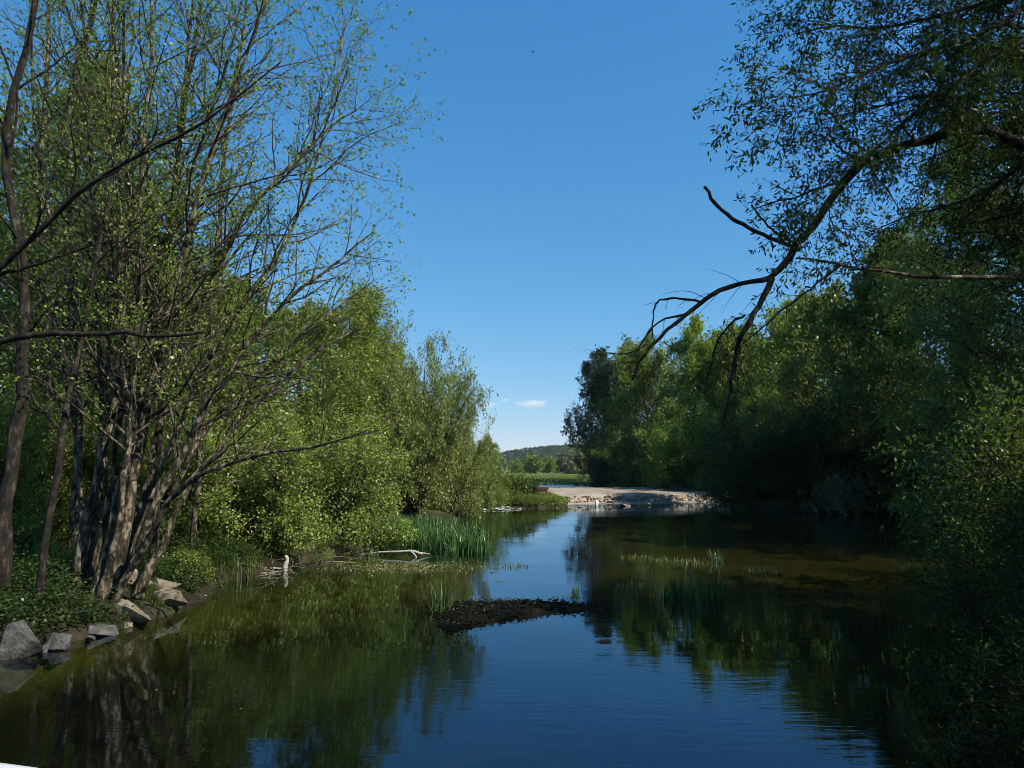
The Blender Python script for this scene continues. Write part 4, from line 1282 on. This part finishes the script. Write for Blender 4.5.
# ------------------------------------------------------------------ rapids beside the islet
def foam_mat():
    m, nt, out = new_mat("white_water")
    geo = nd(nt, "ShaderNodeNewGeometry")
    n = noise(nt, mapping(nt, geo.outputs["Position"], (2.0, 3.5, 1)), 1.4, 6, 0.7)
    f = ramp(nt, n.outputs[0], [(0.48, (0, 0, 0)), (0.62, (0.9, 0.9, 0.9))]).outputs[0]
    d = nd(nt, "ShaderNodeBsdfDiffuse")
    d.inputs[0].default_value = (0.78, 0.80, 0.80, 1)
    t = nd(nt, "ShaderNodeBsdfTransparent")
    mx = nd(nt, "ShaderNodeMixShader")
    nt.links.new(f, mx.inputs[0])
    nt.links.new(t.outputs[0], mx.inputs[1])
    nt.links.new(d.outputs[0], mx.inputs[2])
    nt.links.new(mx.outputs[0], out.inputs[0])
    return m


fm_ = foam_mat()
V, Q = heightfield(np.linspace(-2.6, 1.0, 70), np.linspace(51.6, 55.6, 70),
                   lambda X, Y: 0.012 + np.clip((Y - 53.0) * 0.08, 0, 0.2) * np.clip(0.6 - X, 0, 1) + 0.05 * np.abs(wob(X, Y, 4.0)) * np.clip((Y - 51.8), 0, 1))
fc = V[Q].mean(1)
Q = Q[(wob(fc[:, 0], fc[:, 1], 2.2) + 0.5 * wob(fc[:, 0], fc[:, 1], 6.0) > -0.1 + 1.2 * np.clip(fc[:, 0] - 0.2, 0, 1) + 0.9 * np.clip(53.2 - fc[:, 1], 0, 2))]
tag(link('white_water', quads_mesh("white_water", V, Q, fm_, smooth=True)), "white broken water of the small rapids beside the islet", 'rapids', kind='stuff')

# ------------------------------------------------------------------ mud bar in mid-river
MUD = np.array([on(438, 618)[:2], on(437, 604)[:2], on(470, 603)[:2], on(520, 601)[:2], on(565, 604)[:2], on(602, 606)[:2], on(600, 611)[:2], on(560, 613)[:2], on(530, 617)[:2], on(500, 622)[:2], on(470, 628)[:2], on(448, 634)[:2]])
ctr = MUD.mean(0)


def mud_h(X, Y):
    d = sdist(X, Y, MUD) + 0.14 * wob(X, Y, 3.7) + 0.10 * wob(X, Y, 9.0) + 0.05 * wob(X, Y, 21)
    return np.where(d < 0, np.minimum(0.07, 0.22 * -d) + 0.03 * wob(X, Y, 7.0) * np.minimum(1, -d * 4) + 0.012 * wob(X, Y, 23.0), -0.25 * np.minimum(d, 1.0))


V, Q = heightfield(np.linspace(-2.4, 2.4, 150), np.linspace(12.3, 17.4, 150), mud_h)
V[:, 0] -= ctr[0]
V[:, 1] -= ctr[1]
o = link('mud_bar', quads_mesh("mud_bar", V, Q, M['mud'], smooth=True))
o.location = (ctr[0], ctr[1], 0)
tag(o, "dark mud and weed bar just breaking the surface in mid-river", 'mud bar')

rng = np.random.default_rng(61)
n = 5200
X_, Y_ = rng.uniform(-2.3, 2.3, n), rng.uniform(12.6, 17.0, n)
k = sdist(X_, Y_, MUD) + 0.14 * wob(X_, Y_, 3.7) < rng.normal(0.0, 0.10, n)
X_, Y_ = X_[k], Y_[k]
P = np.stack([X_, Y_, np.maximum(mud_h(X_, Y_), 0.0) + rng.uniform(0, 0.05, len(X_))], 1)
tag(link('mud_weed', leaves_mesh("mud_weed", P, rng.normal(0, 1, (len(P), 3)) * [1, 0.6, 0.3], 0.09, 0.03, rng, M['deadweed'])),
    "dark rotting weed matted over the mud bar", 'weed', kind='stuff')

# ------------------------------------------------------------------ grasses, irises, water weeds
def scatter_mask(rng, n, x0, x1, y0, y1, fn):
    X = rng.uniform(x0, x1, n)
    Y = rng.uniform(y0, y1, n)
    k = fn(X, Y)
    X, Y = X[k], Y[k]
    return np.stack([X, Y, height(X, Y) - 0.02], 1)


rng = np.random.default_rng(44)


def on_left(X, Y):
    d = sdist(X, Y, WATER)
    return (d > 0.15) & (wob(X, Y, 1.1) + rng.uniform(-0.5, 0.5, len(X)) > -0.15)


P = scatter_mask(rng, 60000, -16, -2.8, 9, 34, on_left)
V, Q = blades_arrays(P, rng.uniform(0.05, 0.22, len(P)), 0.011, rng, 0.7, 2)
tag(link('bank_grass', quads_mesh("bank_grass", V, Q, M['grass'])), "green grass covering the left bank under the trees", 'grass', kind='stuff')
P = scatter_mask(rng, 60000, 13, 40, 44, 62, lambda X, Y: sdist(X, Y, WATER) > 0.1)
V, Q = blades_arrays(P, rng.uniform(0.12, 0.4, len(P)), 0.03, rng, 0.5, 2)
tag(link('bank_grass', quads_mesh("right_bank_grass", V, Q, M['grass'])), "green grass along the shaded bay on the right bank", 'grass', kind='stuff')
P = scatter_mask(rng, 80000, -40, 60, 88, 200, lambda X, Y: sdist(X, Y, UPPER) > 0.1)
V, Q = blades_arrays(P, rng.uniform(0.2, 0.55, len(P)), 0.09, rng, 0.5, 2)
tag(link('meadow_grass', quads_mesh("meadow_grass", V, Q, M['meadow'])), "bright meadow grass beyond the upper water", 'grass', kind='stuff')
# leafy herbs of the shaded bank
n = 13000
C_ = np.stack([rng.uniform(-17, -7.2, n), rng.uniform(10.5, 26, n)], 1)
d_ = sdist(C_[:, 0], C_[:, 1], WATER)
C_ = C_[(d_ > 0.0) & ~((C_[:, 0] > -8.2) & (C_[:, 1] > 14.6) & (C_[:, 1] < 17.3)) & (wob(C_[:, 0], C_[:, 1], 1.3, 2.0) > -0.4)]
K = 14
hh = rng.uniform(0.1, 0.55, (len(C_), 1)) * rng.uniform(0.2, 1.0, (len(C_), K))
P = np.concatenate([np.repeat(C_[:, None, :], K, 1) + rng.normal(0, 0.09, (len(C_), K, 2)), (height(C_[:, 0], C_[:, 1])[:, None] + hh)[..., None]], -1).reshape(-1, 3)
tag(link('undergrowth', leaves_mesh("undergrowth", P, rng.normal(0, 1, (len(P), 3)) * [1, 1, 0.35], 0.075, 0.05, rng, M['lf_herb'], 1.5)),
    "leafy green herbs carpeting the left bank between the trunks", 'undergrowth', kind='stuff')
n = 1600
C_ = np.stack([rng.uniform(-3.2, 4.5, n), rng.uniform(54.3, 63, n)], 1)
C_ = C_[sdist(C_[:, 0], C_[:, 1], WATER) > 0.05]
K = 16
hh = rng.uniform(0.1, 0.5, (len(C_), 1)) * rng.uniform(0.1, 1.0, (len(C_), K))
P = np.concatenate([np.repeat(C_[:, None, :], K, 1) + rng.normal(0, 0.14, (len(C_), K, 2)), (height(C_[:, 0], C_[:, 1])[:, None] + hh)[..., None]], -1).reshape(-1, 3)
tag(link('islet_herbs', leaves_mesh("islet_herbs", P, rng.normal(0, 1, (len(P), 3)) * [1, 1, 0.5], 0.15, 0.09, rng, M['lf_alder'], 1.0)),
    "low green herbs covering the islet beside the weir", 'undergrowth', kind='stuff')
# lit mossy patch among the boulders
a = np.array([on(128, 606, 0.2)[:2], on(165, 606, 0.2)[:2], on(172, 592, 0.25)[:2], on(140, 590, 0.3)[:2]])
P = []
for _ in range(6000):
    w = rng.dirichlet([1, 1, 1, 1])
    q = w @ a
    P.append((q[0], q[1], gz(q[0], q[1])))
P = np.array(P)
V, Q = blades_arrays(P, rng.uniform(0.06, 0.16, len(P)), 0.010, rng, 0.6, 2)
tag(link('grass_patch', quads_mesh("grass_patch", V, Q, M['grass'])), "sunlit grassy patch between the tan boulders", 'grass', kind='stuff')


def clump_mesh(name, seed, n, rad, hmin, hmax, w, lean, mat, leafy=0, leafmat=None):
    rng = np.random.default_rng(seed)
    r = rad * np.sqrt(rng.uniform(0, 1, n))
    a = rng.uniform(0, 6.28, n)
    P = np.stack([r * np.cos(a), r * np.sin(a), np.full(n, -0.15)], 1)
    V, Q = blades_arrays(P, rng.uniform(hmin, hmax, n) + 0.15, w, rng, lean, 4)
    return quads_mesh(name, V, Q, M[mat])


IR = [clump_mesh("iris_blades", 60 + k, 50, 0.40, 0.30, 0.85, 0.055, 0.3, 'reed') for k in range(3)]
rng = np.random.default_rng(91)
k = 0
spots = []
for px in np.arange(366, 482, 6.0):
    f = max(0.0, (px - 386) / 105)
    for row in range(4):
        py = 541 + f * 12 - row * (5 + 2 * (1 - f)) + rng.normal(0, 1.2)
        if row == 3 and f > 0.75:
            continue
        spots.append((px + rng.normal(0, 2.5), py))
for px, py in spots:
    q = on(px, py)
    o = link('iris_clump', IR[k % 3])
    o.location = (q[0], q[1], max(0.0, min(0.15, gz(q[0], q[1]))))
    o.rotation_euler = (0, 0, rng.uniform(0, 6.28))
    s = rng.uniform(0.85, 1.15)
    o.scale = (s, s, s)
    tag(o, "clump of upright blue-green iris leaves in the bed below the rounded willow", 'iris', "iris clumps in the reed bed")
    k += 1
GR = [clump_mesh("tall_grass", 70 + k, 46, 0.3, 0.35, 0.8, 0.016, 0.3, 'grass') for k in range(2)]
for k, (px, py, lab) in enumerate([(212, 586, "tall pale grass tuft in the water, nearest the white stump"), (230, 582, "tall grass tuft at the waterline, middle one under the willow"),
                                   (250, 579, "tall grass tuft at the waterline left of the pale broken stump"), (372, 562, "grass tuft left of the bleached dead branch"),
                                   (382, 548, "grass tuft at the left end of the iris bed")]):
    q = on(px, py)
    o = link('grass_tuft', GR[k % 2])
    o.location = (q[0], q[1], 0)
    o.rotation_euler = (0, 0, k)
    tag(o, lab, 'grass', "grass tufts along the left waterline")
# weeds standing in the river
WD = [clump_mesh("water_weed_blades", 80 + k, 46, 0.26, 0.25, 0.66, 0.032, 0.35, 'weed') for k in range(3)]
WL = [clump_mesh("low_weed_blades", 85 + k, 100, 0.6, 0.04, 0.17, 0.028, 0.8, 'weedpatch') for k in range(3)]
WG = "weed tufts standing in the river"
for k, (px, py, me, s, lab) in enumerate([
    (515, 566, WL[0], 0.8, "straw-coloured weed tuft alone in the pale water below the rapids"),
    (564, 597, WL[1], 0.6, "dark flat weed tuft just above the mud bar"),
    (576, 595, WD[0], 0.45, "small dark weed tuft above the right half of the mud bar"),
    (636, 558, WL[2], 1.0, "flat straw-coloured weed patch left of the yellow-green one"),
    (668, 561, WL[0], 1.0, "flat dry weed patch in the middle of the river"),
    (690, 563, WL[1], 1.3, "yellow-green weed patch in mid-river beside the tall dark tuft"),
    (716, 562, WD[1], 0.8, "tall dark weed tuft right of the yellow-green patch"),
    (672, 598, WD[2], 1.0, "dark weed tuft in front of the patches, left one"),
    (684, 598, WD[0], 1.0, "dark weed tuft in front of the patches, middle one"),
    (712, 598, WD[1], 1.15, "dark weed tuft in front of the patches, right one with the widest leaves"),
    (634, 588, WL[2], 1.0, "low brown weed tuft at the end of the flow streak"),
    (762, 571, WL[0], 0.9, "faint weed patch in the shaded water right of the tall tuft"),
    (500, 582, WL[1], 0.25, "tiny weed tip in the blue water above the mud bar, left one"),
    (648, 505, WL[1], 1.6, "yellow-green weed at the foot of the weir, left of the other two"),
    (662, 505, WL[0], 1.8, "yellow-green weed at the foot of the weir, between its two neighbours"),
    (678, 504, WL[2], 1.6, "yellow-green weed at the foot of the weir, near its shaded end"),
    (440, 612, WD[2], 1.1, "dark bushy weed at the left end of the mud bar")]):
    q = on(px, py)
    o = link('weed_tuft', me)
    o.location = (q[0], q[1], 0.0)
    o.rotation_euler = (0, 0, k * 1.3)
    o.scale = (s, s, s)
    tag(o, lab, 'weed', WG)
# leaves on the shallow bar left of the irises
rng = np.random.default_rng(17)
n = 1500
P = np.stack([rng.normal(-3.2, 1.0, n), rng.normal(22.8, 0.6, n), rng.uniform(0.0, 0.08, n)], 1)
tag(link('bar_weed', leaves_mesh("bar_weed", P, rng.normal(0, 1, (n, 3)) * [1, 1, 0.4], 0.07, 0.035, rng, M['grass_dry'])),
    "brown and green weed lying over the shallow bar left of the irises", 'weed', kind='stuff')
n = 420
X_, Y_ = rng.uniform(-6, 9, n), rng.uniform(9, 34, n)
k = (sdist(X_, Y_, WATER) < -0.1) & (wob(X_ * 0.6, Y_, 0.8) > 0.1)
P = np.stack([X_[k], Y_[k], np.full(k.sum(), 0.006)], 1)
tag(link('floating_leaves', leaves_mesh("floating_leaves", P, rng.normal(0, 1, (k.sum(), 3)) * [1, 1, 0.02], 0.05, 0.03, rng, M['grass_dry'], 30.0, 0.02)),
    "scattered dry leaves drifting on the river surface", 'leaves', kind='stuff')
put('bush', 'pale_bush', 832, 50.2, 468, "small pale silvery bush at the shaded waterline of the right bank", 'bush', 0.4, 'lf_pale', None, 0.9, 1.6)

# ------------------------------------------------------------------ footbridge with its rail, just under the camera
br = empty('footbridge', (0, 0, 0))
tag(br, "pale metal handrail of the footbridge at the bottom left corner", 'footbridge')
t = Tubes()
p0, p1 = at(-25, 783, 1.15), at(25, 795, 1.15)
q = resample([[-6.5, 1.15, p0[2] + 0.22], [-2.2, 1.15, p0[2] + 0.16], p0, p1, [0.3, 1.15, p1[2] - 0.10], [6.5, 1.15, p1[2] - 0.14]], 30)
t.add(q, np.full(31, 0.03), 12)
link('handrail', t.mesh("handrail", M['metal']), br)
for x in (-6, -4, -2, 0, 2, 4, 6):
    t = Tubes()
    zt_ = float(np.interp(x, q[:, 0], q[:, 2]))
    t.add(np.array([[x, 1.15, 1.38], [x, 1.15, 1.9], [x, 1.15, zt_]]), np.full(3, 0.022), 10)
    link('post', t.mesh("rail_post", M['metal']), br)
bm = bmesh.new()
g = bmesh.ops.create_cube(bm, size=1.0)
bmesh.ops.scale(bm, vec=(18, 2.2, 0.18), verts=g['verts'])
bmesh.ops.translate(bm, vec=(0, 0.15, 1.3), verts=g['verts'])
bmesh.ops.bevel(bm, geom=bm.edges[:], offset=0.02, segments=1, affect='EDGES')
me = bpy.data.meshes.new("bridge_deck")
bm.to_mesh(me)
bm.free()
me.materials.append(M['deck'])
link('deck', me, br)

# ------------------------------------------------------------------ bird
b = at(533, 52, 60)
bt = empty('bird', b, 0.6)
tag(bt, "tiny dark bird flying high in the middle of the blue sky", 'bird')
t = Tubes()
t.add(np.array([[-0.10, 0, 0], [-0.06, 0, 0.005], [0.0, 0, 0.01], [0.06, 0, 0.008], [0.10, 0, 0.0]]), np.array([0.012, 0.03, 0.036, 0.026, 0.006]), 8)
link('body', t.mesh("bird_body", M['bird']), bt)
for s in (-1, 1):
    V = np.array([[0.05, 0, 0.02], [0.02, s * 0.12, 0.07], [-0.03, s * 0.2, 0.05], [-0.04, s * 0.1, 0.05], [-0.03, 0, 0.02]])
    V2 = V - [0, 0, 0.006]
    bm = bmesh.new()
    a_ = [bm.verts.new(v) for v in V]
    c_ = [bm.verts.new(v) for v in V2]
    bm.faces.new(a_)
    bm.faces.new(c_[::-1])
    for i in range(5):
        bm.faces.new((a_[i], a_[(i + 1) % 5], c_[(i + 1) % 5], c_[i]))
    bmesh.ops.recalc_face_normals(bm, faces=bm.faces)
    me = bpy.data.meshes.new("bird_wing")
    bm.to_mesh(me)
    bm.free()
    me.materials.append(M['bird'])
    link('wing', me, bt)

# ------------------------------------------------------------------ clouds low over the hill
def cloud_mat():
    m, nt, out = new_mat("cloud_vapour")
    tc = nd(nt, "ShaderNodeTexCoord")
    ln = nd(nt, "ShaderNodeVectorMath", operation='LENGTH')
    nt.links.new(tc.outputs["Object"], ln.inputs[0])
    n = noise(nt, mapping(nt, tc.outputs["Object"], (2.6, 1.5, 1.0)), 1.3, 4, 0.6)
    s = nd(nt, "ShaderNodeMath", operation='SUBTRACT')
    nt.links.new(n.outputs[0], s.inputs[0])
    sc = nd(nt, "ShaderNodeMath", operation='MULTIPLY')
    nt.links.new(ln.outputs["Value"], sc.inputs[0])
    sc.inputs[1].default_value = 0.62
    nt.links.new(sc.outputs[0], s.inputs[1])
    mul = nd(nt, "ShaderNodeMath", operation='MULTIPLY', use_clamp=False)
    mx = nd(nt, "ShaderNodeMath", operation='MAXIMUM')
    nt.links.new(s.outputs[0], mx.inputs[0])
    mx.inputs[1].default_value = 0.0
    nt.links.new(mx.outputs[0], mul.inputs[0])
    mul.inputs[1].default_value = 0.022
    v = nd(nt, "ShaderNodeVolumePrincipled")
    v.inputs["Color"].default_value = (1.0, 0.95, 0.95, 1)
    v.inputs["Anisotropy"].default_value = -0.2
    nt.links.new(mul.outputs[0], v.inputs["Density"])
    nt.links.new(v.outputs[0], out.inputs["Volume"])
    return m


cm = cloud_mat()
for px, py, w, h, lab in [(532, 404, 44, 12, "larger pale pinkish cloud low over the hill"), (487, 405, 26, 8, "smaller faint cloud left of the larger one"),
                          (505, 400, 16, 5, "thin wisp of cloud between and above the other two")]:
    Yc = 7000.0
    bm = bmesh.new()
    bmesh.ops.create_icosphere(bm, subdivisions=3, radius=1.0)
    me = bpy.data.meshes.new("cloud")
    bm.to_mesh(me)
    bm.free()
    me.materials.append(cm)
    o = link('cloud', me)
    o.location = at(px, py, Yc)
    o.scale = (w / 2 / F * Yc, w / 2 / F * Yc * 0.6, h / 2 / F * Yc)
    tag(o, lab, 'cloud', "clouds over the hill")

# ------------------------------------------------------------------ air between the camera and the far hill
m, nt, out = new_mat("river_air")
v = nd(nt, "ShaderNodeVolumePrincipled")
v.inputs["Color"].default_value = (0.72, 0.86, 1.0, 1)
v.inputs["Density"].default_value = 0.00006
v.inputs["Anisotropy"].default_value = 0.0
nt.links.new(v.outputs[0], out.inputs["Volume"])
bm = bmesh.new()
g = bmesh.ops.create_cube(bm, size=1.0)
bmesh.ops.scale(bm, vec=(12400, 8200, 92), verts=g['verts'])
bmesh.ops.translate(bm, vec=(0, 3150, 36), verts=g['verts'])
me = bpy.data.meshes.new("haze")
bm.to_mesh(me)
bm.free()
me.materials.append(m)
tag(link('haze', me), "thin bluish air over the whole river valley", 'haze', kind='stuff')
